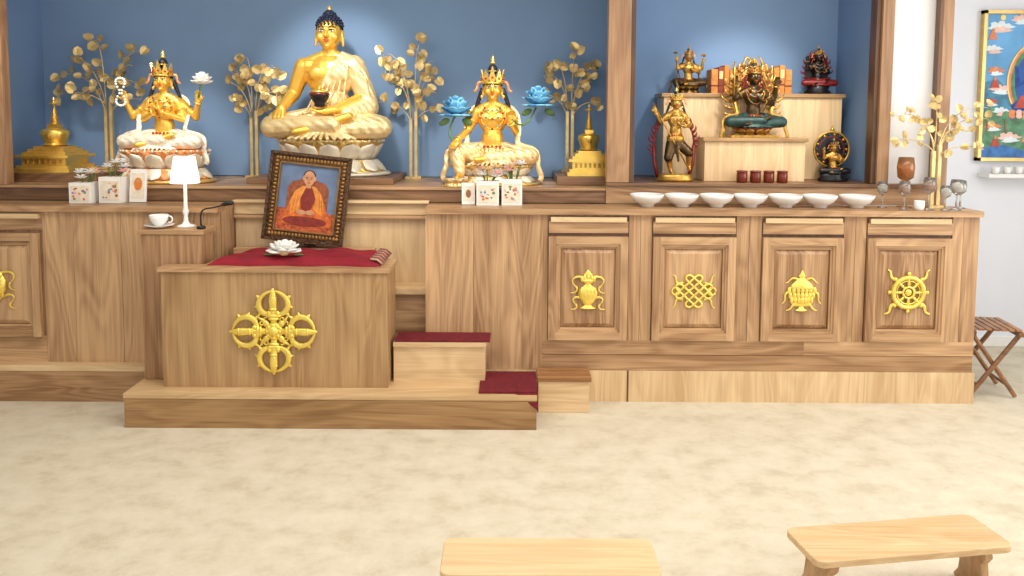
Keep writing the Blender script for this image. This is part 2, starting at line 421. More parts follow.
# ------------------------------------------------------------ raised-panel door
def frustum(mb,x0,x1,z0,z1,yb,yf,ins,m):
    mb.add([(x0,yb,z0),(x1,yb,z0),(x1,yb,z1),(x0,yb,z1),(x0+ins,yf,z0+ins),(x1-ins,yf,z0+ins),(x1-ins,yf,z1-ins),(x0+ins,yf,z1-ins)],
           [(0,3,2,1),(4,5,6,7),(0,1,5,4),(1,2,6,5),(2,3,7,6),(3,0,4,7)],m)
def door(mb,x0,x1,z0,z1,y,wl=None):
    w=.04; WVx=wl or WV
    for (a,bq,c,d,mm) in [(x0,x0+w,z0,z1,WVx),(x1-w,x1,z0,z1,WVx),(x0+w,x1-w,z0,z0+w,WH),(x0+w,x1-w,z1-w,z1,WH)]:
        mb.box(a,bq,y-.028,y,c,d,mm)
    for (ins,yy,tt) in [(w,.020,.012),(w+.012,.012,.012)]:
        a,bq,c,d=x0+ins,x1-ins,z0+ins,z1-ins
        mb.box(a,a+tt,y-yy,y,c,d,WVx); mb.box(bq-tt,bq,y-yy,y,c,d,WVx)
        mb.box(a+tt,bq-tt,y-yy,y,c,c+tt,WH); mb.box(a+tt,bq-tt,y-yy,y,d-tt,d,WH)
    ins=w+.026
    frustum(mb,x0+ins,x1-ins,z0+ins,z1-ins,y-.001,y-.016,.022,WVx)

# ------------------------------------------------------------ altar cabinets
FY=4.16
b=MB('altar_cabinet')
XL,XR=-0.452,2.448
b.box(XL,XR,FY+.012,4.39,0.17,1.0,WV)                # carcass
for a,c in ((XL,-.20),(-.198,.06)): b.box(a,c,FY,FY+.02,0.17,1.0,WV)
b.box(0.06,0.165,FY-.002,FY+.02,0.17,1.0,WV)
doors=[(.194,.61),(.74,1.173),(1.315,1.736),(1.862,2.304)]
sti=[(.165,.19),(.615,.675),(.677,.735),(1.178,1.245),(1.247,1.31),(1.741,1.80),(1.802,1.857),(2.309,2.365),(2.367,XR)]
for a,c in sti: b.box(a,c,FY-.004,FY+.02,0.33,1.0,WV)
b.box(.165,XR,FY-.006,FY+.02,0.255,0.33,WH); b.box(.165,XR,FY-.002,FY+.02,0.17,0.252,WH)
b.box(1.55,XR,FY-.0065,FY,0.256,0.331,WH)
b.box(XL-.0,XR+.006,FY-.03,4.39,1.0,1.03,WH)
for i,(a,c) in enumerate(doors):
    b.box(a,c,FY-.012,FY+.02,.903,.965,WH)
    b.box(a+.01,c-.01,FY-.022,FY,.962,.988,WL)
    door(b,a,c,.335,.885,FY+.004)
    b.box(a,c,FY,FY+.02,.885,.903,WPD)
em_vase(b,.402,FY-.012,.60,.215); em_knot(b,.957,FY-.012,.60,.225); em_parasol(b,1.525,FY-.012,.60,.215); em_wheel(b,2.083,FY-.012,.60,.23)
b.box(XL+.3,XR+.01,FY-.012,4.39,0,0.168,WLV); b.box(.615,.625,FY-.0125,FY-.005,0,.168,WPD)
b.box(XL,XL+.3,FY-.012,4.39,0,0.17,WL)
b.finish(0.0025)
b=MB('altar_cabinet')
a0=-3.8;a1=-1.53
b.box(a0,a1,FY+.012,4.39,0,1.0,WV)
b.box(-2.46,-2.30,FY,FY+.02,.19,1.0,WV)
for a,c in ((-2.298,-2.05),(-2.048,-1.79),(-1.788,a1)): b.box(a,c,FY-.003,FY+.02,.19,1.0,WV)
b.box(a0,-2.95,FY,FY+.02,.19,1.0,WV)
b.box(-2.95,-2.46,FY,FY+.02,.90,1.0,WH); b.box(-2.95,-2.46,FY,FY+.02,.19,.335,WH)
b.box(-2.94,-2.47,FY-.022,FY,.962,.988,WL)
door(b,-2.93,-2.475,.335,.885,FY+.004,WV)
em_conch(b,-2.70,FY-.012,.60,.24)
b.box(a0,a1,FY-.03,4.39,1.0,1.03,WH)
b.box(a0,-1.868,FY-.06,FY+.012,0,.165,WH); b.box(a0,-1.868,FY-.065,FY+.012,.165,.195,WL)
b.finish(0.0025)

# upper sill / statue shelf
b=MB('altar_shelf')
b.box(-3.0,0.518,4.42,5.15,1.03,1.10,WD); b.box(-3.0,0.518,4.405,5.15,1.10,1.115,WH)
b.box(0.52,2.32,4.41,4.472,1.03,1.13,WH); b.box(0.52,2.32,4.395,4.472,1.13,1.148,WD)
b.box(0.66,2.32,4.472,4.98,1.03,1.148,WD)
b.box(0.518,0.612,4.474,5.15,1.03,1.115,WH)
b.finish(0.002)
simple('display_riser',[(-2.99,-2.40,4.60,5.14,1.116,1.165)],WD,.002)
simple('display_riser',[(0.26,0.612,4.60,5.14,1.116,1.165)],WD,.002)
simple('display_riser',[(-1.52,-0.68,4.56,5.14,1.116,1.150)],WD,.002)
# recess panelling behind the throne
b=MB('altar_recess_panel')
b.box(-1.528,-.455,4.392,4.40,.05,1.03,WLV)
b.box(-1.528,-.455,4.375,4.40,.965,1.03,WL)
b.box(-1.528,-.455,4.35,4.404,1.03,1.045,WL)
b.box(-1.528,-.455,4.36,4.392,.945,.962,WH)
b.box(-.735,-.455,4.24,4.392,.55,.585,WL)
b.box(-.735,-.455,4.26,4.392,.0,.549,WH)
b.finish(0.002)

# side table left of throne
b=MB('side_table')
b.box(-1.852,-1.545,3.955,4.112,0.1715,.91,WV); b.box(-1.866,-1.535,3.948,4.122,.91,.934,WH)
b.finish(0.003)

# throne
b=MB('teaching_throne')
b.box(-1.86,.125,3.752,4.09,0,.146,WTH); b.box(-1.862,.127,3.748,4.09,.146,.170,WL)  # plinth front in darker wood: shade of the vertical face put into colour
b.box(-1.71,-.605,3.85,3.94,.170,.744,WT); b.box(-1.52,-.605,3.94,4.12,.170,.744,WT)
b.box(-1.722,-.593,3.838,3.944,.744,.765,WH); b.box(-1.525,-.593,3.944,4.125,.744,.765,WH)
em_vajra(b,-1.158,3.845,.455,.42)
b.box(-.59,-.13,3.94,4.09,.170,.355,WL); b.box(-.59,-.125,3.925,4.09,.355,.378,WL)
b.finish(0.0025)
simple('throne_seat',[(-1.50,-.74,4.13,4.264,0,.76),(-1.50,-.74,4.265,4.345,0,.792)],WH,.003)
b=MB('step_mat_red')
b.box(-.585,-.105,3.93,4.088,.379,.388,REDM); b.finish(0.003)
b=MB('step_mat_red')
b.box(-.155,.13,3.775,4.09,.171,.181,REDM)
b.add([(.02,3.765,.181),(.13,3.765,.181),(.135,3.740,.10),(.02,3.775,.171),(.13,3.775,.171),(.131,3.745,.10)],[(0,1,2),(3,5,4),(0,2,5,3),(1,4,5,2),(0,3,4,1)],REDM)
b.finish(0.002)
b=MB('step_stool')
b.box(.14,.40,3.98,4.12,0,.165,WL)
b.box(.135,.41,3.97,4.13,.165,.178,WSL)
for i in range(5): b.box(.135,.41,3.968+i*.034,3.968+i*.034+.027,.178,.19,WSL)
b.finish(0.002)

# red cloth cushion with fringe
b=MB('red_altar_cloth')
nx,ny=60,24; vs=[];fs=[]
def czf(i,j):
    u=i/nx; v=j/ny
    e=min(1,min(u,1-u)*14)*min(1,min(v,1-v)*7)
    return .767+.034*e**.5+.006*math.sin(u*23+v*5)*e+.004*math.sin(v*17+u*9)*e
for j in range(ny+1):
    for i in range(nx+1):
        u=i/nx;v=j/ny
        x=-1.505+.86*u+.03*v*(1-u)*3-.05*v*u; y=3.90+.36*v+.012*math.sin(u*19)*(1-v)
        vs.append((x,y,czf(i,j)))
n0=len(vs)
vs+=[(x,y,.7660) for x,y,z in vs]
W=nx+1
for j in range(ny):
    for i in range(nx):
        fs.append((j*W+i,j*W+i+1,(j+1)*W+i+1,(j+1)*W+i)); fs.append((n0+j*W+i,n0+(j+1)*W+i,n0+(j+1)*W+i+1,n0+j*W+i+1))
for i in range(nx):
    fs.append((i,n0+i,n0+i+1,i+1)); fs.append((ny*W+i,ny*W+i+1,n0+ny*W+i+1,n0+ny*W+i))
for j in range(ny):
    fs.append((j*W,(j+1)*W,n0+(j+1)*W,n0+j*W)); fs.append((j*W+nx,n0+j*W+nx,n0+(j+1)*W+nx,(j+1)*W+nx))
b.add(vs,fs,RED,True)
FR=mat('fringe_brown',(130,74,66),0.8,0,0.5,90); FR2=mat('fringe_tan',(196,160,130),0.8)
for i in range(20):
    y=3.92+i*.0155
    b.tube([(-.70,y,.800),(-.665,y+.003,.795),(-.640,y+.006*math.sin(i*3),.774)],[.006,.006,.005],FR2 if i%4==0 else FR,5)
b.finish()

# flowers
def flower(mb,c,r,mo,mi_,n=9,rings=3,base=18,step=27):
    c=V(c)
    for k in range(rings):
        for i in range(n-k*2):
            a=2*math.pi*(i+.5*k)/(n-k*2); el=math.radians(base+step*k)
            d=V((math.cos(a)*math.cos(el),math.sin(a)*math.cos(el),math.sin(el)))
            q=d.to_track_quat('Z','Y')
            mb.sph(c+d*r*.52,(r*.28,r*.09,r*.5),mo,q,8,6)
    mb.sph(c+V((0,0,r*.35)),r*.22,mi_,nu=8,nv=6)
b=MB('white_peony_flower',(-1.14,3.97,.815))
rg=random.Random(4)
for ringi,(n,el,rr,L) in enumerate([(9,10,.050,.042),(9,30,.044,.042),(8,50,.036,.040),(6,70,.024,.036),(4,85,.012,.03)]):
    for i in range(n):
        a=2*math.pi*(i+.5*ringi)/n+rg.uniform(-.15,.15); e2=math.radians(el+rg.uniform(-6,6))
        d=V((math.cos(a)*math.cos(e2),math.sin(a)*math.cos(e2)*.85,math.sin(e2)))
        b.sph(d*rr*1.15+V((0,0,.008)),(.026,.007,L*.8),WHITEM,d.to_track_quat('Z','Y'),8,6)
b.sph((0,0,.012),(.03,.028,.022),BOOKP)
for e in (-1,1): b.sph((e*.075,-.01,-.002),(.03,.016,.004),GREEN,nu=8,nv=6)
b.finish()

# ------------------------------------------------------------ framed portrait
b=MB('framed_portrait',(-1.105,4.305,1.060))
b.M=T(rx=-6,ry=6)
w,h=.214,.236
FRM=mat('carved_frame',(84,56,32),0.4,0.35,0.4,60,bump=0.9,bscale=70); FRG=mat('frame_gilt',(156,114,60),0.35,0.7,0.25)
for (x0,x1,z0,z1) in [(-w,w,h-.052,h),(-w,w,-h,-h+.052),(-w,-w+.052,-h+.052,h-.052),(w-.052,w,-h+.052,h-.052)]:
    b.box(x0,x1,-.012,.02,z0,z1,FRM)
for (x0,x1,z0,z1) in [(-w-.004,w+.004,h-.012,h+.004),(-w-.004,w+.004,-h-.004,-h+.012),(-w-.004,-w+.012,-h,h),(w-.012,w+.004,-h,h)]:
    b.box(x0,x1,-.028,.0,z0,z1,FRM)
ins=.05
for (x0,x1,z0,z1) in [(-w+ins,w-ins,h-ins-.008,h-ins),(-w+ins,w-ins,-h+ins,-h+ins+.008),(-w+ins,-w+ins+.008,-h+ins,h-ins),(w-ins-.008,w-ins,-h+ins,h-ins)]:
    b.box(x0,x1,-.02,.0,z0,z1,FRG)
for i in range(21):
    t=-1+2*i/20
    for zz in (h-.031,-h+.031): b.sph((t*(w-.03),-.012,zz),(.009,.006,.013),FRG,nu=8,nv=6)
    for xx in (w-.031,-w+.031): b.sph((xx,-.012,t*(h-.03)),(.013,.006,.009),FRG,nu=8,nv=6)
iw,ih=w-ins-.006,h-ins-.006
b.box(-iw,iw,-.004,.0,-ih,ih,mat('photo_backdrop',(104,124,154),0.6,0,.25,9))
def poly(pts,k,m): b.prism(pts,-.004-.0010*k,-.0038,m)
def ell(cx,cz,rx,rz,n=20,a0=0,a1=360): return [(cx+rx*math.cos(math.radians(a0+(a1-a0)*i/n)),cz+rz*math.sin(math.radians(a0+(a1-a0)*i/n))) for i in range(n if a1-a0==360 else n+1)]
PS=mat('photo_skin',(206,146,106),0.6); PRO=mat('photo_robe_orange',(208,104,40),0.6,0,.35,40); PRM=mat('photo_robe_maroon',(134,42,28),0.6,0,.3,40); PRY=mat('photo_robe_yellow',(224,144,58),0.6,0,.25,40)
poly([(-iw,-ih),(iw,-ih),(iw,-.075),(-iw,-.06)],1,mat('photo_brocade',(178,84,44),0.6,0,.6,60))
poly([(-.112,-.07),(.112,-.07),(.112,.05),(.09,.085),(.04,.10),(-.04,.10),(-.09,.085),(-.112,.05)],2,mat('photo_chair_back',(146,78,46),0.6,0,.4,50))
poly([(-.138,-.148),(.14,-.148),(.145,-.118),(.118,-.085),(.092,-.02),(.072,.03),(.03,.066),(-.03,.066),(-.07,.034),(-.09,-.02),(-.116,-.085),(-.142,-.118)],3,PRO)
poly([(-.02,.066),(.03,.066),(.05,.02),(.03,-.05),(.0,-.09),(-.03,-.05),(-.04,.02)],4,PRM)
poly([(-.07,.034),(-.03,.066),(-.01,.066),(-.035,.0),(-.04,-.07),(-.085,-.09),(-.09,-.02)],5,PRY)
poly([(.068,.034),(.035,.066),(.018,.066),(.046,.0),(.04,-.06),(.088,-.09),(.09,-.02)],5,PRY)
for dx in (-.065,-.052,.062,.074): poly([(dx,.02),(dx+.004,.02),(dx*1.15+.004,-.08),(dx*1.15,-.08)],6,PRO)
poly(ell(-.025,-.078,.026,.013),6,PS); poly(ell(.022,-.076,.026,.013),6,PS)
poly(ell(0,-.125,.12,.026),5,PRM)
poly([(-.014,.055),(.014,.055),(.014,.09),(-.014,.09)],6,PS)
poly(ell(0,.108,.030,.040),7,PS); poly(ell(-.031,.106,.006,.012),6,PS); poly(ell(.031,.106,.006,.012),6,PS)
poly(ell(0,.122,.033,.030,16,0,180),6,mat('photo_hair',(60,44,38),0.6)); poly(ell(0,.120,.027,.020,16,0,180),8,PS)
for e in (-1,1):
    poly([(e*.012-.007,.111),(e*.012+.007,.111),(e*.012+.007,.114),(e*.012-.007,.114)],9,HAIRD); poly(ell(e*.012,.105,.0045,.0022),9,HAIRD)
poly([(-.0025,.106),(.0025,.106),(.005,.093),(-.005,.093)],9,mat('photo_nose',(180,116,82),.6)); poly(ell(0,.084,.010,.0026),9,REDP)
b.M=T(); b.box(-.03,.03,.02,.038,-.267,-.02,FRM)
b.finish(0.0012)

# ------------------------------------------------------------ figures
def hand(b,w,tip,pn,s=1.0,curl=.25,side=1):
    """palm + four unequal bent fingers + thumb.  w wrist, tip direction point, pn palm normal"""
    w=V(w); d=(V(tip)-w).normalized(); pn=V(pn); pn=(pn-d*pn.dot(d)).normalized(); l=d.cross(pn)*side
    for k in (-1,0,1): b.cap(w+l*(k*.008*s),.018*s,w+d*.055*s+l*(k*.019*s),.016*s)
    for k,L in enumerate([.050,.060,.055,.042]):
        o=(k-1.5)*.0155*s; p=w+d*.062*s+l*o
        d2=(d+pn*curl+l*(k-1.5)*.06).normalized(); d3=(d+pn*curl*2.4).normalized()
        q=p+d2*L*.5*s; r=q+d3*L*.5*s
        b.cap(p,.0090*s,q,.0080*s); b.cap(q,.0080*s,r,.0062*s)
    t0=w+d*.022*s-l*.022*s; t1=t0+(d*.5-l*.8+pn*.3).normalized()*.032*s; t2=t1+(d*.9-l*.2+pn*.3).normalized()*.024*s
    b.cap(t0,.012*s,t1,.010*s); b.cap(t1,.010*s,t2,.008*s)
def headparts(b,c,s=1.0,tilt=None):
    c=V(c)
    b.sph(c,(.080*s,.088*s,.100*s),BLACK); b.sph(c+V((0,-.018,-.045))*s,(.062*s,.066*s,.062*s),BLACK)
    b.sph(c+V((0,-.070,-.085))*s,(.020*s,.018*s,.016*s),BLACK)
    b.cap(c+V((0,-.083,.015))*s,.007*s,c+V((0,-.101,-.022))*s,.0125*s)
    b.sph(c+V((0,-.088,-.026))*s,(.018*s,.012*s,.009*s),BLACK)
    for e in (-1,1):
        b.sph(c+V((e*.042,-.062,-.03))*s,(.026*s,.022*s,.026*s),BLACK)
        b.cap(c+V((e*.012,-.085,.022))*s,.007*s,c+V((e*.055,-.062,.024))*s,.006*s)
        b.sph(c+V((e*.081,.005,-.01))*s,(.010*s,.02*s,.034*s),BLACK); b.cap(c+V((e*.083,.0,-.03))*s,.011*s,c+V((e*.086,-.002,-.078))*s,.009*s)
def facepaint(mb,c,s=1.0):
    c=V(c)
    for e in (-1,1):
        mb.sph(c+V((e*.032,-.0835,.006))*s,(.015*s,.006*s,.006*s),WHITEM,nu=10,nv=6)
        mb.sph(c+V((e*.032,-.0885,.005))*s,(.006*s,.003*s,.0045*s),BLACK,nu=8,nv=6)
        mb.tube([c+V((e*x,y,z))*s for x,y,z in [(.015,-.0895,.010),(.032,-.091,.0145),(.050,-.078,.009)]],.0032*s,HAIRD,5)
        mb.tube([c+V((e*x,y,z))*s for x,y,z in [(.012,-.092,.026),(.032,-.087,.036),(.056,-.069,.028)]],.0032*s,HAIRD,5)
    mb.tube([c+V(p)*s for p in [(-.022,-.087,-.050),(-.008,-.094,-.0475),(0,-.0935,-.049),(.008,-.094,-.0475),(.022,-.087,-.050)]],[.0015*s,.0042*s,.004*s,.0042*s,.0015*s],REDP,6)
    mb.tube([c+V(p)*s for p in [(-.014,-.089,-.056),(0,-.094,-.058),(.014,-.089,-.056)]],[.002*s,.0055*s,.002*s],REDP,6)
def petal(mb,c,out,up,w,h,m,curl=.35,n=7,k=5):
    c=V(c); out=V(out).normalized(); up=V(up).normalized(); sd=up.cross(out).normalized()
    prof=[(0,.55),(.2,.85),(.45,1.0),(.7,.86),(.88,.5),(1.0,.02)]
    vs=[];fs=[]
    for side in (1,0):
        for (t,ww) in prof:
            bul=math.sin(t*math.pi*.75)*.22*h+ (curl*h*max(0,t-.6)**1.0)
            for i in range(k):
                x=-1+2*i/(k-1)
                p=c+up*(t*h)+sd*(x*w*ww)+out*(bul-(x*x)*w*.55*ww-(0 if side else .06*h))
                vs.append(p)
    R=len(prof)
    for s0 in (0,R*k):
        for j in range(R-1):
            for i in range(k-1):
                fs.append((s0+j*k+i,s0+j*k+i+1,s0+(j+1)*k+i+1,s0+(j+1)*k+i))
    for j in range(R-1):
        for i in (0,k-1):
            fs.append((j*k+i,(j+1)*k+i,R*k+(j+1)*k+i,R*k+j*k+i))
    mb.add(vs,fs,m,True)
def lotus(mb,c,rx,ry,h,n,mo,mi_,mb2=None):
    c=V(c); ov=ry/rx
    mb.lathe([(rx*.86,0),(rx*.9,h*.08),(rx*.74,h*.3),(rx*.62,h*.42),(rx*.64,h*.55),(rx*.86,h*.93),(rx*.86,h)],c,mi_,40,sy=ov)
    mb.lathe([(rx*.95,-.0),(rx*1.0,h*.05),(rx*.95,h*.10),(rx*.8,h*.12)],c,mb2 or mo,40,sy=ov)
    for i in range(n*3):
        a=2*math.pi*i/(n*3); mb.sph(c+V((rx*.87*math.cos(a),ry*.87*math.sin(a),h*.97)),h*.04,mo,nu=6,nv=5)
    for row in (1,0):
        for i in range(n):
            a=2*math.pi*(i+.5*row)/n
            out=V((math.cos(a),math.sin(a)/ov,0)).normalized()
            pw=math.pi*rx/n*(.95 if row==0 else .9)
            rr=.70-.04*row
            p=c+V((rr*rx*math.cos(a),rr*ry*math.sin(a),h*(.42 if row==0 else .5)))
            petal(mb,p,out,V((0,0,1))+out*.33,pw,h*(.50 if row==0 else .50),mo if row==0 else mi_)
            rr=.78-.04*row
            p=c+V((rr*rx*math.cos(a),rr*ry*math.sin(a),h*.44))
            petal(mb,p,out,V((0,0,-1))+out*.45,pw,h*.34,mo if row==0 else mi_)
def crown(mb,c,s,m,jm=JEWR,tall=1.0):
    c=V(c)
    mb.tube([c+V((.086*math.cos(a),.092*math.sin(a),.045))*s for a in [2*math.pi*i/20 for i in range(20)]],.010*s,m,8,closed=True)
    for i,a in enumerate([-160,-125,-90,-55,-20]):
        ar=math.radians(a); o=V((.088*math.cos(ar),.094*math.sin(ar),.05))*s; hh=(.095 if i==2 else .076)*s*tall
        M0=mb.M.copy(); mb.M=M0@Matrix.Translation(c+o)@Matrix.Rotation(ar+math.pi/2,4,'Z')@Matrix.Rotation(math.radians(8),4,'X')
        w=.028*s
        mb.prism([(-w*.6,0),(-w*1.1,hh*.3),(-w*.7,hh*.55),(-w*.5,hh*.8),(0,hh*1.2),(w*.5,hh*.8),(w*.7,hh*.55),(w*1.1,hh*.3),(w*.6,0)],-.005*s,.005*s,m)
        mb.sph((0,-.008*s,hh*.35),.010*s,jm,nu=8,nv=6); mb.sph((0,-.006*s,hh*.8),.006*s,JEWB,nu=8,nv=6)
        mb.M=M0
    mb.sph(c+V((0,.01,.13*tall))*s,(.042*s,.042*s,.05*s),HAIRD); mb.tube([c+V((.040*math.cos(a),.01+.040*math.sin(a),.12*tall))*s for a in [2*math.pi*i/12 for i in range(12)]],.007*s,m,6,closed=True)
    mb.lathe([(.02*s,0),(.026*s,.012*s),(.014*s,.024*s),(.02*s,.04*s),(.008*s,.06*s),(.001,.085*s)],c+V((0,.01,.17*tall))*s,m,12)
    for e in (-1,1):
        mb.sph(c+V((e*.094,-.01,-.075))*s,(.014*s,.01*s,.018*s),m,nu=10,nv=8)
        mb.tube(bez(c+V((e*.09,0,.05))*s,c+V((e*.16,.0,.08))*s,c+V((e*.11,0,-.02))*s,c+V((e*.17,.0,-.03))*s,8),[.012*s]*9,ROBEO,6,flat=.3)
def jewelry(mb,sh=.47,m=GOLD):
    for (rx,zc,zd,r) in [(.075,.515,.045,.006),(.105,.50,.10,.005),(.12,.50,.19,.005)]:
        pts=[]
        for i in range(13):
            a=math.radians(180+180*i/12); x=rx*math.cos(a); z=zc+zd*math.sin(a)
            pts.append((x,-.075-.035*abs(math.sin(a)),z))
        mb.tube(pts,r,m,6)
        for i in range(2,11,2): mb.sph(V(pts[i])+V((0,-.004,0)),.010,JEWR if i%4 else JEWB,nu=8,nv=6)
def ring(mb,p,d,r,m,t=.008):
    q=V(d).to_track_quat('Z','Y'); mb.tube([V(p)+q@V((r*math.cos(a),r*math.sin(a),0)) for a in [2*math.pi*i/14 for i in range(14)]],t,m,6,closed=True)
LEGS={'lotus':[[(-.10,0,.095,.105),(-.335,-.12,.078,.068),(.06,-.235,.095,.045)],[(.10,0,.095,.105),(.335,-.12,.078,.068),(-.06,-.20,.06,.045)]],
      'ease':[[(-.10,0,.095,.10),(-.31,-.14,.11,.066),(-.27,-.24,-.05,.042)],[(.10,0,.095,.10),(.335,-.12,.078,.066),(-.04,-.22,.06,.045)]],
      'stand':[[(-.06,0,.02,.08),(-.12,-.08,-.2,.058),(-.06,0,-.42,.035)],[(.06,0,.02,.08),(.2,-.08,-.12,.058),(.22,0,-.36,.035)]]}
def figure(mb,arms,legs='lotus',skin=GOLDS,robe=ROBE,style='buddha',vox=.006,face=True,hair=BLUEHAIR,gem=GOLD,tall=1.0):
    hc=V((0,-.01,.665))
    b=MB('t')
    slim=1.0 if style=='buddha' else .84
    b.sph((0,0,.40),(.155*slim,.10,.14),BLACK); b.sph((0,-.005,.22),(.115*slim,.088,.13),BLACK); b.sph((0,0,.1),(.17*slim,.12,.10),BLACK)
    b.cap((-.14*slim,0,.455),.062*slim,(.14*slim,0,.455),.062*slim)
    for e in (-1,1): b.sph((e*.065*slim,-.07,.41),(.06,.04,.05),BLACK); b.cap((e*.13*slim,0,.475),.045,(0,0,.535),.04)
    b.cap((0,0,.5),.05,(0,-.005,.60),.044)
    headparts(b,hc)
    for a in arms:
        b.chain(a['j']); hand(b,a['j'][-1][:3],a['tip'],a['pn'],a.get('s',1.15),a.get('curl',.25),a.get('side',1))
    if legs=='lotus':
        b.chain([(.04,-.235,.10,.034),(.16,-.215,.145,.026)]); b.chain([(-.04,-.2,.07,.034),(-.16,-.26,.05,.024)])
    elif legs=='ease':
        b.chain([(-.27,-.24,-.05,.036),(-.275,-.25,-.09,.034),(-.29,-.34,-.10,.022)]); b.chain([(-.02,-.22,.06,.034),(-.13,-.27,.05,.024)])
    else:
        for l in LEGS['stand']: b.chain(l); e=l[-1]; b.cap(e[:3],.034,(e[0],e[1]-.09,e[2]-.02),.022)
    mb.absorb(remesh(b,vox,3),skin)
    # hair
    b=MB('t'); b.sph(hc+V((0,.012,.022)),(.087,.093,.092),BLACK); 
    mb.absorb(remesh(b,vox,2,cut=[(hc+V((0,-.035,.042)),V((0,-.75,-.62)))]),hair)
    if style=='buddha':
        mb.sph(hc+V((0,.01,.112)),(.038,.038,.034),hair); mb.lathe([(.013,0),(.016,.010),(.007,.024),(.001,.036)],hc+V((0,.01,.140)),GOLD,12)
        for rr,zz,nn in [(.082,.048,22),(.078,.064,21),(.070,.080,19),(.058,.094,16),(.040,.108,12),(.034,.122,10)]:
            for i in range(nn):
                a=2*math.pi*i/nn; mb.sph(hc+V((rr*1.0*math.cos(a),.012+rr*1.06*math.sin(a),zz)),.0085,hair,nu=6,nv=5)
        mb.sph(hc+V((0,-.092,.038)),(.005,.003,.005),WHITE,nu=8,nv=6)
    elif style!='plain':
        crown(mb,hc,1.0,gem,tall=tall)
        for e in (-1,1): mb.tube(bez(hc+V((e*.085,.03,.0)),hc+V((e*.13,.04,-.12)),hc+V((e*.16,.03,-.2)),hc+V((e*.19,.02,-.27)),8),[.022,.022,.02,.018,.016,.014,.012,.01,.006],hair,8)
    if face: facepaint(mb,hc)
    # legs + skirt
    if legs!='stand':
        b=MB('t')
        for l in LEGS[legs]: b.chain([(x,y,z,r+.006) for x,y,z,r in l])
        b.sph((0,0,.09),(.18,.135,.10),BLACK); b.sph((0,-.13,.045),(.2,.12,.05),BLACK)
        for k in range(-5,6): b.cap((k*.018,-.225,.055),.010,(k*.040,-.285+abs(k)*.008,.008),.012)   # hem folds
        for e in (-1,1):
            for k in range(4): b.cap((e*(.10+.05*k),-.10-.02*k,.185-.022*k),.007,(e*(.27+.02*k),-.15,.14-.024*k),.005)
        mb.absorb(remesh(b,vox,3),robe)
    else:
        b=MB('t'); b.sph((0,0,.06),(.13,.1,.1),BLACK)
        for l in LEGS['stand']: b.chain([(l[0][0],l[0][1],l[0][2],.09),(l[1][0],l[1][1],l[1][2],.075)])
        b.cap((0,-.08,.05),.04,(.03,-.12,-.25),.02)
        mb.absorb(remesh(b,vox,2),robe)
    if style=='buddha':
        b=MB('t'); g=.011
        b.sph((0,0,.40),(.155+g,.10+g,.14+g),BLACK); b.sph((0,-.005,.22),(.115+g,.088+g,.13+g),BLACK); b.cap((-.0,0,.455),.062+g,(.14,0,.455),.062+g); b.cap((.13,0,.475),.056,(.03,0,.52),.05)
        b.sph((.065,-.07,.41),(.06+g,.04+g,.05+g),BLACK); b.sph((-.065,-.07,.41),(.06+g,.04+g,.05+g),BLACK)
        for k in range(6): b.cap((.13-.025*k,-.092,.47),.007,(.10-.045*k,-.114,.22-.01*k),.006)
        mb.absorb(remesh(b,vox,2,cut=[(V((.045,0,.50)),V((-.86,-.10,.52)))]),robe)
        b=MB('t'); b.chain([(.15,0,.46,.072),(.225,.0,.27,.064),(.24,-.02,.2,.07),(.13,-.14,.16,.045)]); b.chain([(.235,0,.24,.05),(.27,.0,.12,.03)])
        for k in range(5): b.cap((.15+.02*k,-.062,.47-.02*k),.007,(.23+.012*k,-.055,.22-.02*k),.008)
        mb.absorb(remesh(b,vox,2),robe)
    elif style!='plain':
        jewelry(mb,m=gem)
        mb.tube([(.11*math.cos(a),.1*math.sin(a)-.0,.155) for a in [2*math.pi*i/24 for i in range(24)]],.012,gem,8,closed=True)
        for k in range(-3,4): mb.tube([(k*.03,-.115,.15),(k*.034,-.15,.12),(k*.036,-.17,.10)],.005,gem,6); 
        for k in range(-2,3): mb.sph((k*.035,-.107,.16),.012,JEWR,nu=8,nv=6)
        for a in arms:
            j=a['j']; d=V(j[-1][:3])-V(j[-2][:3]); ring(mb,V(j[-1][:3])-d.normalized()*.01,d,j[-1][3]+.006,gem)
            if len(j)>2:
                d=V(j[1][:3])-V(j[0][:3]); ring(mb,V(j[0][:3]).lerp(V(j[1][:3]),.45),d,(j[0][3]+j[1][3])/2+.006,gem)
def scarf(mb,m,S=1):
    for e in (-1,1):
        mb.tube(bez((e*.10,.07,.52),(e*.26,.1,.50),(e*.24,-.05,.30),(e*.22,-.06,.22),10)+bez((e*.22,-.06,.22),(e*.2,-.1,.12),(e*.42,-.02,.2),(e*.40,-.06,.04),10)[1:]+bez((e*.40,-.06,.04),(e*.38,-.1,-.04),(e*.46,-.06,-.08),(e*.42,-.08,-.14),6)[1:],[.024]*27,m,8,flat=.25)

# --- Buddha
b=MB('buddha_statue',(-1.10,4.86,1.151))
lotus(b,(0,0,0),.365,.25,.215,13,LOTW,LOTG)
b.M=T(z=.215,s=.955)
RA=[(-.165,0,.455,.06),(-.235,.01,.285,.045),(-.275,-.13,.19,.029)]
LA=[(.165,0,.455,.058),(.225,.0,.27,.045),(.07,-.17,.185,.029)]
figure(b,[dict(j=RA,tip=(-.285,-.20,.09),pn=(0,.4,-1),curl=.2,s=1.25),dict(j=LA,tip=(-.02,-.19,.175),pn=(0,-.2,1),curl=.15,s=1.25,side=-1)],vox=.005)
b.lathe([(.02,0),(.035,.008),(.03,.02),(.052,.05),(.062,.075),(.06,.085),(.05,.085)],(-.02,-.205,.20),BLACK,24)
b.lathe([(.055,0),(.06,.006),(.045,.016),(.02,.022),(.018,.03),(.008,.04),(.001,.05)],(-.02,-.205,.285),GOLD,20)
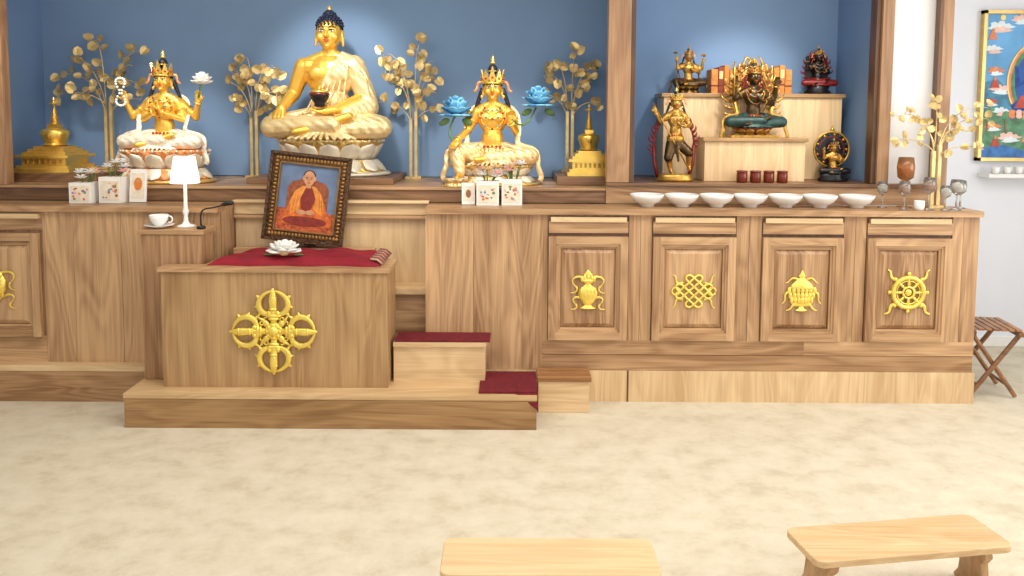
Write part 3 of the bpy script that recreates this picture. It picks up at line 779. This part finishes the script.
b.lathe([(.06,0),(.063,.006),(.058,.012)],(-.02,-.205,.272),JEWR,20)
b.finish()

# --- four armed figure
b=MB('chenrezig_statue',(-2.02,4.66,1.116))
lotus(b,(0,0,0),.29,.20,.19,12,LOTW,ROBEO,LOTG)
b.M=T(z=.19,s=.60)
figure(b,[dict(j=[(-.13,0,.455,.05),(-.19,-.02,.29,.036),(-.03,-.15,.36,.024)],tip=(-.012,-.16,.46),pn=(1,0,0),curl=.05,s=1.0),
          dict(j=[(.13,0,.455,.05),(.19,-.02,.29,.036),(.03,-.15,.36,.024)],tip=(.012,-.16,.46),pn=(-1,0,0),curl=.05,s=1.0,side=-1),
          dict(j=[(-.15,.02,.45,.05),(-.30,.01,.31,.036),(-.35,-.05,.46,.024)],tip=(-.36,-.06,.56),pn=(0,-1,0),curl=.35,s=1.0),
          dict(j=[(.15,.02,.45,.05),(.30,.01,.31,.036),(.35,-.05,.46,.024)],tip=(.36,-.06,.56),pn=(0,-1,0),curl=.35,s=1.0,side=-1)],
       robe=ROBEW,style='crowned',hair=HAIRD,vox=.007,tall=1.25)
scarf(b,ROBEW)
for i in range(26):
    a=2*math.pi*i/26
    b.sph((-.37+.045*math.sin(2*a)*1.0,-.10,.55+.13*math.cos(a)),.012,WHITE,nu=8,nv=6)
b.tube(bez((.36,-.08,.50),(.38,-.09,.56),(.39,-.09,.60),(.39,-.08,.66),6),.008,GREEN,6)
for ringi,(n,el) in enumerate([(9,5),(8,30),(7,55),(4,78)]):
    for i in range(n):
        a=2*math.pi*(i+.5*ringi)/n; e2=math.radians(el)
        d=V((math.cos(a)*math.cos(e2),math.sin(a)*math.cos(e2),math.sin(e2)))
        b.sph(V((.40,-.07,.64))+d*.06,(.034,.009,.05),WHITEM,(d+V((0,0,.25))).to_track_quat('Z','Y'),8,6)
b.finish()

# --- Tara
b=MB('tara_statue',(-.115,4.66,1.116))
lotus(b,(0,0,0),.29,.19,.115,13,LOTW,LOTG,LOTG)
lotus(b,(-.2,-.19,0),.075,.055,.045,8,LOTG,LOTW)
b.M=T(z=.115,s=.66)
figure(b,[dict(j=[(-.135,0,.455,.05),(-.215,.0,.30,.036),(-.30,-.15,.215,.024)],tip=(-.34,-.22,.15),pn=(0,-.6,1),curl=.15,s=1.05),
          dict(j=[(.135,0,.455,.05),(.215,-.01,.28,.036),(.16,-.15,.37,.024)],tip=(.17,-.17,.47),pn=(0,-1,0),curl=.5,s=1.05,side=-1)],
       legs='ease',robe=ROBET,style='crowned',hair=HAIRD,vox=.0065,tall=1.25)
scarf(b,ROBE)
b.tube(bez((.17,-.17,.40),(.25,-.12,.3),(.32,-.05,.35),(.38,-.03,.50),10),.009,GREEN,6)
b.tube(bez((-.32,-.17,.2),(-.40,-.12,.25),(-.38,-.05,.3),(-.33,-.03,.42),10),.009,GREEN,6)
for cx,cz in ((.40,.52),(-.32,.43)):
    for ringi,(n,el) in enumerate([(9,-14),(9,14),(8,40),(6,64),(3,85)]):
        for i in range(n):
            a=2*math.pi*(i+.5*ringi)/n; e2=math.radians(el)
            d=V((math.cos(a)*math.cos(e2),math.sin(a)*math.cos(e2),math.sin(e2)))
            b.sph(V((cx,-.03,cz+.02))+d*.088,(.056,.012,.066),BLUEF if (i+ringi)%3 else BLUEF2,(d+V((0,0,.25))).to_track_quat('Z','Y'),8,6)
    b.sph((cx,-.05,cz+.09),.03,BOOKP,nu=8,nv=6)
    for e in (-1,1): b.sph((cx+e*.10,-.04,cz-.06),(.05,.012,.028),GREEN,V((e,0,-.5)).to_track_quat('X','Z'),8,6)
b.finish()

# --- stupas
def stupa(loc,s,sz):
    b=MB('golden_stupa',loc); b.M=Matrix.Diagonal((s,s,sz,1))
    for i,(w,z0,z1) in enumerate([(.60,0,.05),(.54,.05,.09),(.46,.09,.19),(.56,.19,.225),(.46,.225,.265),(.38,.265,.30),(.30,.30,.335)]):
        b.box(-w/2,w/2,-w/2,w/2,z0,z1,GOLD)
    b.lathe([(.10,.335),(.13,.35),(.105,.37),(.115,.41),(.145,.50),(.135,.54),(.08,.57),(.05,.58)],(0,0,0),GOLD,28)
    b.box(-.055,.055,-.055,.055,.575,.62,GOLD)
    pr=[]
    for i in range(13):
        r=.05*(1-i/15); z=.62+i*.020; pr+=[(r*.7,z),(r,z+.006),(r,z+.013),(r*.7,z+.018)]
    b.lathe(pr,(0,0,0),GOLD,16)
    b.lathe([(.012,.875),(.05,.885),(.055,.90),(.02,.91),(.012,.925),(.02,.945),(.001,.99)],(0,0,0),GOLD,16)
    b.sph((0,-.13,.48),(.03,.015,.045),DBRG)
    for k in range(-3,4): b.box(k*.06-.015,k*.06+.015,-.235,-.23,.11,.17,DBRG)
    b.finish(0.003)
stupa((-2.74,4.80,1.166),.56,.45)
stupa((.455,4.76,1.166),.45,.43)

# --- gold leaf plants
def leafplant(name,loc,h,spread,seed,nb=9,post=.42,ls=.034,lean=0,drop=.45):
    rg=random.Random(seed); b=MB(name,loc)
    b.box(-.05,.05,-.04,.04,0,.015,STEM)
    for dx in (-.016,.016):
        b.box(dx-.009,dx+.009,-.01,.01,.012,post*(.9 if dx<0 else 1),STEM)
    for k in range(nb):
        sd=-1 if k%2 else 1
        zs=post*(.75+.22*rg.random()); L=spread*(.5+.5*rg.random())*sd+lean
        zt=post+(h-post)*(.0+1.0*(k+1)/nb)-(.03 if k<2 else 0)
        if k==nb-1: L*=.3
        p=bez((sd*.012,0,zs),(L*.15,rg.uniform(-.04,.04),zs+(zt-zs)*.6),(L*.5,rg.uniform(-.06,.03),zt+.02),(L,rg.uniform(-.06,.02),zt-.03*rg.random()),10)
        b.tube(p,[.0042-.00026*i for i in range(11)],STEM,5)
        for i in range(4,11,1 if k%3 else 2):
            for q in (0,1):
                if rg.random()<drop: continue
                d=V((rg.uniform(-1,1),rg.uniform(-.5,.3),rg.uniform(-.8,1))).normalized(); c=p[i]+d*ls*rg.uniform(.8,1.3)
                b.tube([p[i],c],.0018,STEM,4)
                s=ls*rg.uniform(.75,1.1)
                out=V((rg.uniform(-.6,.6),-1,rg.uniform(-.3,.7))).normalized()
                x=d-out*d.dot(out); x.normalize(); y=out.cross(x)
                vs=[c-out*.001]
                for a,r in [(0,1.15),(40,.95),(75,.8),(110,.85),(150,.8),(180,.45),(210,.8),(250,.85),(285,.8),(320,.95)]:
                    ar=math.radians(a); vs.append(c+x*s*r*math.cos(ar)+y*s*r*math.sin(ar)+out*s*.18*abs(math.sin(ar)))
                b.add(vs,[(0,1+j,1+(j+1)%10) for j in range(10)],LEAF,False)
    b.finish()
leafplant('gold_leaf_tree',(-2.53,5.03,1.166),.80,.30,3,nb=8,lean=-.02)
leafplant('gold_leaf_tree',(-1.62,5.03,1.116),.76,.20,5,nb=8)
leafplant('gold_leaf_tree',(-.62,5.03,1.116),.84,.24,11,nb=9)
leafplant('gold_leaf_tree',(.36,5.03,1.166),.76,.20,8,nb=7)
leafplant('gold_leaf_tree',(2.28,4.30,1.031),.58,.27,21,nb=8,post=.34,ls=.024)

# ------------------------------------------------------------ right alcove tiers and statues
b=MB('tiered_display_stand')
b.box(.89,1.94,4.73,4.95,1.149,1.63,WLV); b.box(.875,1.955,4.715,4.96,1.63,1.652,WTH)
b.box(1.09,1.66,4.53,4.728,1.149,1.376,WLV); b.box(1.078,1.672,4.515,4.714,1.376,1.396,WTH)
b.finish(0.002)
def flames(mb,rx,rz,cz,m1,m2,n=22,h=.07,a0=-60,a1=240,solid=True,y=.06):
    if solid:
        o=ell(0,cz,rx,rz,28,a0,a1); mb.prism(o,y,y+.015,m2)
    mb.tube([(p[0],y,p[1]) for p in ell(0,cz,rx,rz,28,a0,a1)],.018,m1,6)
    for i in range(n+1):
        a=math.radians(a0+(a1-a0)*i/n); c,sn=math.cos(a),math.sin(a)
        p=V((rx*c,y,cz+rz*sn)); o=V((c,0,sn)); t=V((-sn,0,c))*(1 if c>0 else -1)
        hh=h*(1.0 if i%2 else .75)
        mb.tube([p,p+o*hh*.5+t*hh*.15,p+o*hh*.8+t*hh*.5,p+o*hh*.9+t*hh*.9],[.024,.022,.014,.003],m1,6)
def sq_armed(up=True):
    return [dict(j=[(-.135,0,.455,.055),(-.25,-.02,.38,.04),(-.27,-.08,.56 if up else .3,.028)],tip=(-.27,-.09,.68 if up else .2),pn=(0,-1,0),curl=.5),
            dict(j=[(.135,0,.455,.055),(.24,-.02,.31,.04),(.09,-.15,.34,.028)],tip=(.02,-.17,.37),pn=(0,0,1),curl=.5,side=-1)]
b=MB('wrathful_deity_statue',(1.385,4.62,1.397))
lotus(b,(0,0,0),.13,.075,.055,10,DBRG,DRED)
b.box(-.14,.14,-.075,.075,0,.014,DBRG)
b.M=T(z=.055,s=.44); flames(b,.27,.38,.42,DBRG,TEAL,26,.14,-75,255,solid=False)
flames(b,.21,.31,.40,DBRG,DRED,18,.09,-60,240,solid=False,y=.07)
figure(b,sq_armed()+[dict(j=[(.14,.02,.44,.05),(.27,.0,.40,.04),(.27,-.06,.55,.028)],tip=(.28,-.07,.66),pn=(0,-1,0),curl=.5,side=-1)],legs='lotus',skin=DBR,robe=TEAL,style='crowned',hair=DRED,vox=.014,face=True,gem=DBRG)
b.tube([(-.29,-.12,.42),(-.29,-.12,.85)],.012,DBRG,6); scarf(b,DBRG)
b.finish()
b=MB('standing_deity_statue',(.925,4.54,1.149))
b.lathe([(.09,0),(.10,.01),(.085,.025),(.09,.035),(.07,.04)],(0,0,0),DBRG,24,sx=1.1,sy=.7)
b.M=T(z=.205,x=.0,s=.36)
figure(b,[dict(j=[(-.135,0,.455,.05),(-.24,-.02,.36,.036),(-.33,-.06,.50,.026)],tip=(-.36,-.07,.60),pn=(0,-1,0),curl=.5),
          dict(j=[(.135,0,.455,.05),(.22,-.02,.30,.036),(.10,-.14,.30,.026)],tip=(.03,-.16,.31),pn=(0,0,1),curl=.5,side=-1)],legs='stand',skin=DBRG,robe=DBR,style='crowned',hair=HAIRD,vox=.016,gem=GOLD)
b.M=T(z=.17,x=-.005,s=.36); flames(b,.32,.42,.12,DRED,BLACK,22,.10,-5,205,solid=False)
for e in (-1,1): b.tube([(e*.32,.06,.1),(e*.30,.05,-.2),(e*.24,.05,-.44)],.03,DRED,6)
b.tube([(-.36,-.05,.75),(.22,-.13,-.3)],.014,DBRG,6)
b.finish()
b=MB('mandorla_deity_statue',(1.84,4.58,1.149))
b.lathe([(.08,0),(.09,.01),(.07,.03),(.08,.045),(.06,.05)],(0,0,0),BLACK,24,sx=1,sy=.6)
b.box(-.012,.012,.028,.04,.03,.12,DBRG)
b.M=T(z=.045,s=.30); b.lathe([(.33,0),(.35,.02),(.30,.03)],(0,.13,.46),BLACK,36,axis=(0,-1,0))
b.tube([(.335*math.cos(a),.10,.46+.335*math.sin(a)) for a in [2*math.pi*i/30 for i in range(30)]],.022,DBRG,6,closed=True)
b.tube([(.24*math.cos(a),.10,.46+.24*math.sin(a)) for a in [2*math.pi*i/30 for i in range(30)]],.012,DRED,6,closed=True)
for i in range(18):
    a=2*math.pi*i/18; b.sph((.285*math.cos(a),.10,.46+.285*math.sin(a)),(.028,.02,.028),TEAL if i%2 else DBRG,nu=8,nv=6)
b.lathe([(.02,0),(.05,.03),(.02,.07),(.001,.12)],(0,.1,.80),DBRG,10)
b.M=T(z=.045,s=.225)
figure(b,sq_armed(),skin=DBRG,robe=BLACK,style='crowned',hair=BLACK,vox=.02,gem=DBRG); b.finish()
b=MB('flower_bearing_deity_statue',(1.05,4.82,1.653))
lotus(b,(0,0,0),.085,.06,.04,10,DBR,DBRG)
b.M=T(z=.04,s=.27)
figure(b,sq_armed()+[dict(j=[(.14,.02,.44,.05),(.3,.0,.40,.04),(.3,-.06,.52,.028)],tip=(.3,-.07,.6),pn=(0,-1,0),curl=.5,side=-1)],legs='ease',skin=DBRG,robe=DBR,style='crowned',hair=BLACK,vox=.02,gem=DBRG); scarf(b,DBR)
flower(b,(.32,-.05,.66),.08,DBRG,DRED,8,2); flower(b,(-.30,-.05,.72),.07,DBRG,DRED,8,2); b.finish()
b=MB('dark_protector_statue',(1.825,4.82,1.653))
b.lathe([(.07,0),(.08,.01),(.06,.03),(.07,.045),(.05,.05)],(0,0,0),BLACK,20)
b.M=T(z=.045,s=.27); flames(b,.26,.36,.36,DRED,BLACK,18,.10,-60,240,solid=True,y=.08)
figure(b,sq_armed(),skin=BLACK,robe=DRED,style='crowned',hair=DRED,vox=.02,gem=DBRG); b.finish()

# scripture row
b=MB('scripture_books')
x=1.185; i=0
while x<1.66:
    w=.034 if i%3 else .042; hh=.145+.012*((i*7)%3)
    m=[BOOK,BOOK2,BOOK,BOOK][i%4]
    b.box(x,x+w-.003,4.80,4.93,1.653,1.653+hh,m)
    b.box(x+.004,x+w-.007,4.797,4.80,1.653+hh*.55,1.653+hh*.85,BOOKP if i%2 else BOOK)
    b.box(x-.0005,x+w-.0025,4.7965,4.931,1.653+hh*.3,1.653+hh*.36,BOOK2)
    x+=w; i+=1
b.finish(0.003)
for k in range(4):
    b=MB('tealight_jar',(1.285+k*.075,4.46,1.149))
    b.lathe([(.026,0),(.030,.004),(.030,.048),(.027,.054),(.031,.058),(.031,.066),(.026,.066),(.024,.05),(.001,.048)],(0,0,0),TEAJ,20); b.lathe([(.022,.05),(.022,.056),(.001,.058)],(0,0,0),ORANGE,14)
    b.finish()
for X in (.725,.911,1.098,1.279,1.466,1.652,1.85):
    b=MB('offering_bowl',(X,4.27,1.031))
    b.lathe([(.036,0),(.038,.012),(.045,.016),(.070,.030),(.086,.052),(.092,.068),(.088,.068),(.082,.054),(.066,.034),(.04,.022),(.001,.02)],(0,0,0),WHITE,32)
    b.lathe([(.080,.052),(.001,.0525)],(0,0,0),GLASS,24)
    b.finish()
def goblet(name,loc,h,r,m,fill=None):
    b=MB(name,loc)
    b.lathe([(r*.85,0),(r*.85,.003),(.006,.008),(.004,h*.45),(.008,h*.5),(r*.9,h*.60),(r,h*.8),(r*.85,h),(r*.80,h),(r*.93,h*.8),(r*.8,h*.62),(.004,h*.54)],(0,0,0),m,20)
    if fill: b.lathe([(.004,h*.55),(r*.78,h*.63),(r*.9,h*.78),(.001,h*.78)],(0,0,0),fill,16)
    b.finish()
WINE=mat('tea_amber',(206,110,50),.1,0,.05,trans=.4)
goblet('wine_goblet',(2.135,4.33,1.031),.27,.046,AMBER,WINE)
goblet('wine_goblet',(2.07,4.20,1.031),.15,.030,GLASS,WINE)
goblet('wine_goblet',(2.20,4.20,1.031),.17,.032,GLASS,WINE)
def tumbler(name,loc,h,r,m):
    b=MB(name,loc); b.lathe([(r*.8,0),(r,h*.3),(r,h),(r*.9,h),(r*.85,h*.2),(.001,h*.15)],(0,0,0),m,20); b.finish()
goblet('wine_goblet',(2.345,4.20,1.031),.16,.034,GLASS,WHITEM)
goblet('wine_goblet',(2.41,4.28,1.031),.15,.030,GLASS,WHITEM)
goblet('wine_goblet',(2.00,4.30,1.031),.14,.028,GLASS,WHITEM)
goblet('wine_goblet',(2.27,4.17,1.031),.13,.028,GLASS,WHITEM)
tumbler('candle_glass',(2.14,4.18,1.031),.05,.026,WHITE)

# ------------------------------------------------------------ side table items
b=MB('table_lamp',(-1.665,4.06,.935))
b.lathe([(.045,0),(.046,.008),(.02,.016),(.012,.03),(.010,.06),(.016,.08),(.010,.1),(.008,.22),(.012,.24),(.001,.25)],(0,0,0),WHITE,20)
b.lathe([(.072,.225),(.052,.36),(.050,.36),(.070,.225)],(0,0,0),SHADE,28)
b.finish()
b=MB('teacup_and_saucer',(-1.785,4.02,.935))
b.lathe([(.03,0),(.035,.004),(.072,.016),(.073,.019),(.03,.010),(.001,.010)],(0,0,0),WHITE,28)
b.lathe([(.02,.012),(.024,.016),(.042,.04),(.048,.066),(.045,.066),(.038,.04),(.001,.02)],(0,0,0),WHITE,24)
b.tube(arc(.052,.044,.016,-110,110,10),.004,WHITE,6)
b.finish()
b=MB('gooseneck_microphone',(-1.565,4.00,.935))
b.lathe([(.022,0),(.023,.006),(.022,.012),(.006,.016)],(0,0,0),BLACK,16)
b.tube(bez((0,0,.01),(-.005,0,.09),(.0,0,.10),(.05,0,.105),8)+bez((.05,0,.105),(.08,0,.11),(.10,0,.115),(.12,0,.125),5)[1:],.0045,BLACK,6)
b.tube([(.105,0,.121),(.12,0,.125),(.155,0,.132),(.165,0,.134)],[.006,.011,.012,.006],BLACK,10)
b.finish()
PCR=mat('print_cream',(236,222,198),.6); PGR=mat('print_green',(120,140,90),.6); PBR=mat('print_brown',(150,100,64),.6); PBL=mat('print_blue',(120,150,190),.6)
def offerbox(loc,w,h,seed):
    rg=random.Random(seed); b=MB('offering_flower_box',loc)
    b.box(-w/2,w/2,-.05,.05,0,h,PAPER)
    b.box(-w/2+.01,w/2-.01,-.052,-.05,h*.10,h*.85,PCR)
    for i in range(16):
        cx=rg.uniform(-w*.32,w*.32); cz=rg.uniform(h*.2,h*.76); b.prism(ell(cx,cz,rg.uniform(.004,.009),rg.uniform(.004,.009),10),-.0522-.0001*i,-.052,[ORANGE,PINK,PGR,TO_,PBR,PBL,WHITEM][i%7])
    for i in range(8):
        c=(rg.uniform(-w*.45,w*.45),rg.uniform(-.035,.035),h+rg.uniform(.02,.08))
        b.tube([(c[0]*.5,c[1]*.5,h-.01),c],.003,GREEN,5); flower(b,c,.034,[WHITEM,PINK,WHITEM,BOOKP][i%4],ORANGE,7,2)
    b.finish()
TO_=mat('print_coral',(206,110,86),.6)
offerbox((-2.31,4.31,1.031),.12,.11,1); offerbox((-2.16,4.33,1.031),.12,.14,2)
b=MB('prayer_card',(-2.03,4.32,1.031)); b.M=T(rx=-8); b.box(-.045,.045,-.004,.004,.002,.18,PAPER); b.box(-.035,.035,-.0055,-.004,.02,.16,PCR); b.prism(ell(0,.1,.022,.035),-.007,-.0055,ORANGE); b.prism(ell(0,.115,.009,.011),-.0075,-.0055,PS); b.M=T(); b.box(-.02,.02,.006,.035,0,.05,PAPER); b.finish()
offerbox((-.13,4.32,1.031),.12,.13,4); offerbox((.0,4.33,1.031),.11,.14,6)
b=MB('prayer_card',(-.235,4.30,1.031)); b.M=T(rx=-8,rz=8); b.box(-.035,.035,-.004,.004,.002,.12,PAPER); b.box(-.028,.028,-.0055,-.004,.02,.1,PCR); b.prism(ell(0,.06,.014,.022),-.007,-.0055,PBR); b.M=T(); b.box(-.02,.02,.005,.03,0,.04,PAPER); b.finish()

# ------------------------------------------------------------ thangka painting + shelf
b=MB('thangka_painting',(3.40,5.235,1.725))
w,h=.37,.485
TG=mat('gilt_frame',(214,180,112),0.35,0.6,0.1)
for (x0,x1,z0,z1) in [(-w,w,h-.022,h),(-w,w,-h,-h+.022),(-w,-w+.022,-h,h),(w-.022,w,-h,h)]: b.box(x0,x1,-.03,.014,z0,z1,TG)
b.box(-w+.02,w-.02,-.008,.014,-h+.02,h-.02,mat('thangka_sky',(110,170,218),.7,0,.25,4))
def tp(pts,k,m): b.prism(pts,-.008-.0008*k,-.0078,m)
tg=mat('thangka_green',(96,142,110),.7,0,.4,20); tb=mat('thangka_water',(70,120,180),.7,0,.3,20)
TO=mat('thangka_orange',(226,140,96),.7,0,.2,20); TPK=mat('thangka_pink',(238,200,186),.7,0,.1,20); TR=mat('thangka_red',(196,84,70),.7,0,.2,20); TH=mat('thangka_hill_blue',(80,140,170),.7,0,.3,20); THW=mat('thangka_cloud',(226,236,240),.7,0,.06,20)
x0,x1=-w+.022,w-.022
tp([(x0,-h+.022),(x1,-h+.022),(x1,.06),(.2,-.02),(.0,.04),(-.16,-.04),(-.26,.05),(x0,.02)],1,TH)
tp([(x0,-h+.022),(x1,-h+.022),(x1,-.12),(.2,-.2),(.05,-.14),(-.15,-.22),(-.28,-.13),(x0,-.18)],2,tg)
tp([(x0,-.40),(-.2,-.38),(-.05,-.42),(.1,-.39),(x1,-.41),(x1,-h+.022),(x0,-h+.022)],3,tb)
def wisp(cx,cz,s,m,k,sd=1):
    pts=[(cx+sd*s*x,cz+s*z) for x,z in [(-1,-.1),(-.7,.05),(-.75,.28),(-.45,.38),(-.25,.25),(-.1,.45),(.2,.42),(.3,.2),(.55,.28),(.75,.1),(1.1,.02),(.6,-.12),(.1,-.2),(-.5,-.22)]]
    tp(pts,k,m)
for (cx,cz,s,m,sd) in [(-.25,.38,.09,THW,1),(-.12,.43,.07,TPK,1),(-.29,.24,.06,THW,1),(-.27,.10,.06,TO,1),(-.24,-.02,.07,TPK,-1),(-.29,-.10,.05,TR,1),(-.22,-.16,.06,THW,1),(-.27,-.26,.06,TO,1),(-.16,-.33,.08,TPK,1),(.25,.38,.09,THW,-1),(.27,.18,.06,TO,-1),(.26,-.04,.07,TPK,-1),(.24,-.2,.07,TR,-1),(.2,-.34,.07,TO,-1)]:
    wisp(cx,cz,s,m,4,sd); wisp(cx+.008,cz-.022,s*.75,THW if m is not THW else TPK,5,sd)
for (cx,cz,m) in [(-.27,.02,TR),(-.25,-.36,TR),(-.05,-.33,TO),(.1,-.35,TR),(.26,-.3,TO),(-.3,.33,TO)]:
    tp([(cx-.03,cz-.03),(cx+.03,cz-.03),(cx+.022,cz-.01),(cx+.012,cz+.02),(cx-.012,cz+.02),(cx-.022,cz-.01)],6,m); tp(ell(cx,cz+.03,.010,.012,10),7,PS)
for cx in (-.31,-.19): 
    tp([(cx-.005,-.3),(cx+.005,-.3),(cx+.004,-.2),(cx-.004,-.2)],6,PBR); tp(ell(cx,-.19,.025,.03,12),7,tg)
tp(ell(-.24,.44,.018,.018),5,TG); tp(ell(.24,.44,.018,.018),5,WHITEM)
tp(ell(.02,.03,.215,.27,32),6,TG); tp(ell(.02,.03,.205,.26,32),7,TO); tp(ell(.02,.03,.19,.245,32),8,tg); tp(ell(.02,.03,.165,.215,32),9,mat('thangka_aura',(56,96,166),.7))
BB=mat('thangka_blue_body',(40,76,150),.7,0,.3,30)
def sh(P): return [(x+.02,z) for x,z in P]
tp(sh([(-.16,-.16),(.16,-.16),(.18,-.12),(.1,-.06),(.07,.06),(.03,.12),(-.03,.12),(-.07,.06),(-.1,-.06),(-.18,-.12)]),10,BB)
for e in (-1,1): tp(sh([(e*.06,.08),(e*.13,.02),(e*.15,.13),(e*.17,.13),(e*.16,-.01),(e*.07,.03)]),11,BB)
tp(ell(.02,.155,.036,.044),11,BB); tp(sh([(-.045,.185),(-.03,.22),(-.012,.2),(0,.235),(.012,.2),(.03,.22),(.045,.185)]),12,TG)
tp(sh([(-.12,-.06),(.12,-.06),(.16,-.14),(-.16,-.14)]),11,TR); tp(sh([(-.05,.09),(.05,.09),(.02,.0),(-.02,.0)]),12,TG)
for i in range(9): tp(ell(-.15+.0425*i,-.18,.026,.03,12),11,TPK if i%2 else TO)
b.finish(0.0006)
b=MB('wall_shelf_white'); b.box(3.06,3.9,5.12,5.25,1.135,1.16,WHITEM); b.finish(0.003)
for k in range(5):
    b=MB('small_cup',(3.13+k*.075,5.17,1.161)); b.lathe([(.016,0),(.02,.004),(.028,.045),(.025,.045),(.018,.01),(.001,.008)],(0,0,0),WHITE,16); b.finish()

# ------------------------------------------------------------ folding stool (far right)
b=MB('folding_stool',(2.630,4.36,0))
b.M=T(rz=-8)
for y in (-.13,.13):
    b.tube([(-.12,y,.012),(.12,y+.0,.36)],.013,WS,6,up=(0,1,0),smooth=False); b.tube([(.12,y*.85,.012),(-.12,y*.85,.36)],.013,WS,6,smooth=False)
for x,z in ((-.12,.36),(.12,.36)): b.box(x-.015,x+.015,-.15,.15,z-.012,z+.012,WS)
for i in range(7): b.box(-.13+i*.038,-.13+i*.038+.03,-.14,.14,.374,.386,WSL)
b.tube([(-.08,-.12,.07),(-.08,.12,.07)],.009,WS,6); b.tube([(.08,-.12,.07),(.08,.12,.07)],.009,WS,6)
b.finish(0.002)

# ------------------------------------------------------------ meditation benches
def bench(loc,rz,w=.62,d=.205,tilt=0):
    b=MB('meditation_bench',loc); b.M=T(rz=rz)
    r=.03; pts=[]
    for cx,cy,a0 in ((w/2-r,d/2-r,0),(-w/2+r,d/2-r,90),(-w/2+r,-d/2+r,180),(w/2-r,-d/2+r,270)):
        for i in range(6): a=math.radians(a0+18*i); pts.append((cx+r*math.cos(a),cy+r*math.sin(a)))
    b.prismz(pts,.178,.20,WB)
    for e in (-1,1):
        x=e*(w/2-.075)
        prof=[(-.08,.178),(.09,.178),(.08,.15),(.055,.12),(.05,.08),(.065,.04),(.09,.012),(.09,0),(-.095,0),(-.095,.015),(-.065,.04),(-.05,.08),(-.055,.12),(-.08,.15)]
        vs=[(x-.014+e*.035*(1-z/.178),y,z) for y,z in prof]+[(x+.014+e*.035*(1-z/.178),y,z) for y,z in prof]; n=len(prof)
        b.add(vs,[tuple(range(n)),tuple(range(2*n-1,n-1,-1))]+[(i,(i+1)%n,n+(i+1)%n,n+i) for i in range(n)],WBL)
    b.box(-w/2+.085,w/2-.085,-.01,.01,.14,.178,WBL)
    b.finish(0.004,3)
bench((.118,2.290,0),0,.64)
bench((1.215,2.412,0),8.8,.655)

# ------------------------------------------------------------ lights
def area(name,loc,size,sy,power,col=(1,1,1),rot=(0,0,0)):
    l=bpy.data.lights.new(name,'AREA'); l.shape='RECTANGLE'; l.size=size; l.size_y=sy; l.energy=power; l.color=col
    o=bpy.data.objects.new(name,l); o.location=loc; o.rotation_euler=tuple(math.radians(a) for a in rot); scn.collection.objects.link(o)
def spot(name,loc,tgt,power,ang,blend=.5,col=(1,.95,.88),r=.08):
    l=bpy.data.lights.new(name,'SPOT'); l.energy=power; l.spot_size=math.radians(ang); l.spot_blend=blend; l.color=col; l.shadow_soft_size=r
    o=bpy.data.objects.new(name,l); o.location=loc; o.rotation_euler=(V(tgt)-V(loc)).to_track_quat('-Z','Y').to_euler(); scn.collection.objects.link(o)
area('ceiling_light_front',(0.3,2.7,2.66),5.0,1.4,80,(1,.975,.95))
area('window_light_right',(4.1,2.2,1.6),3.2,1.8,70,(.96,.98,1),(90,0,90))
area('window_light',(1.0,-1.6,1.7),5.0,2.0,34,(.96,.98,1),(90,0,0))
spot('spotlight_buddha',(-1.10,3.9,2.64),(-1.10,4.95,1.75),82,46,.7)
spot('spotlight_left_statue',(-2.0,3.8,2.64),(-2.06,4.75,1.45),80,36,.6)
spot('spotlight_tara',(-.1,3.8,2.64),(-.1,4.75,1.45),90,36,.6)
spot('spotlight_right_alcove',(1.4,3.8,2.64),(1.4,4.8,1.5),85,50,.7)
spot('added_fill_left_stupa',(-2.6,4.0,2.64),(-2.74,4.84,1.3),50,30,.7)  # added fill that brightens the dark left stupa, no known fixture
spot('spotlight_recess',(-.6,3.5,2.64),(-.6,4.4,.8),45,26,.7,(1,.87,.66))
w=bpy.data.worlds.new('room_surroundings'); scn.world=w; w.use_nodes=True
bg=w.node_tree.nodes['Background']; bg.inputs[0].default_value=(.94,.96,1,1); bg.inputs[1].default_value=.6

# ------------------------------------------------------------ camera
cd=bpy.data.cameras.new('camera'); cam=bpy.data.objects.new('camera',cd); scn.collection.objects.link(cam)
cd.sensor_width=36; cd.lens=800/1024*36; cd.shift_y=-107/1024; cd.clip_start=.05
cam.matrix_world=Matrix.Translation((0,0,1.5))@Matrix.Rotation(math.radians(85.5),4,'X')@Matrix.Rotation(math.radians(.35),4,'Z')
scn.camera=cam
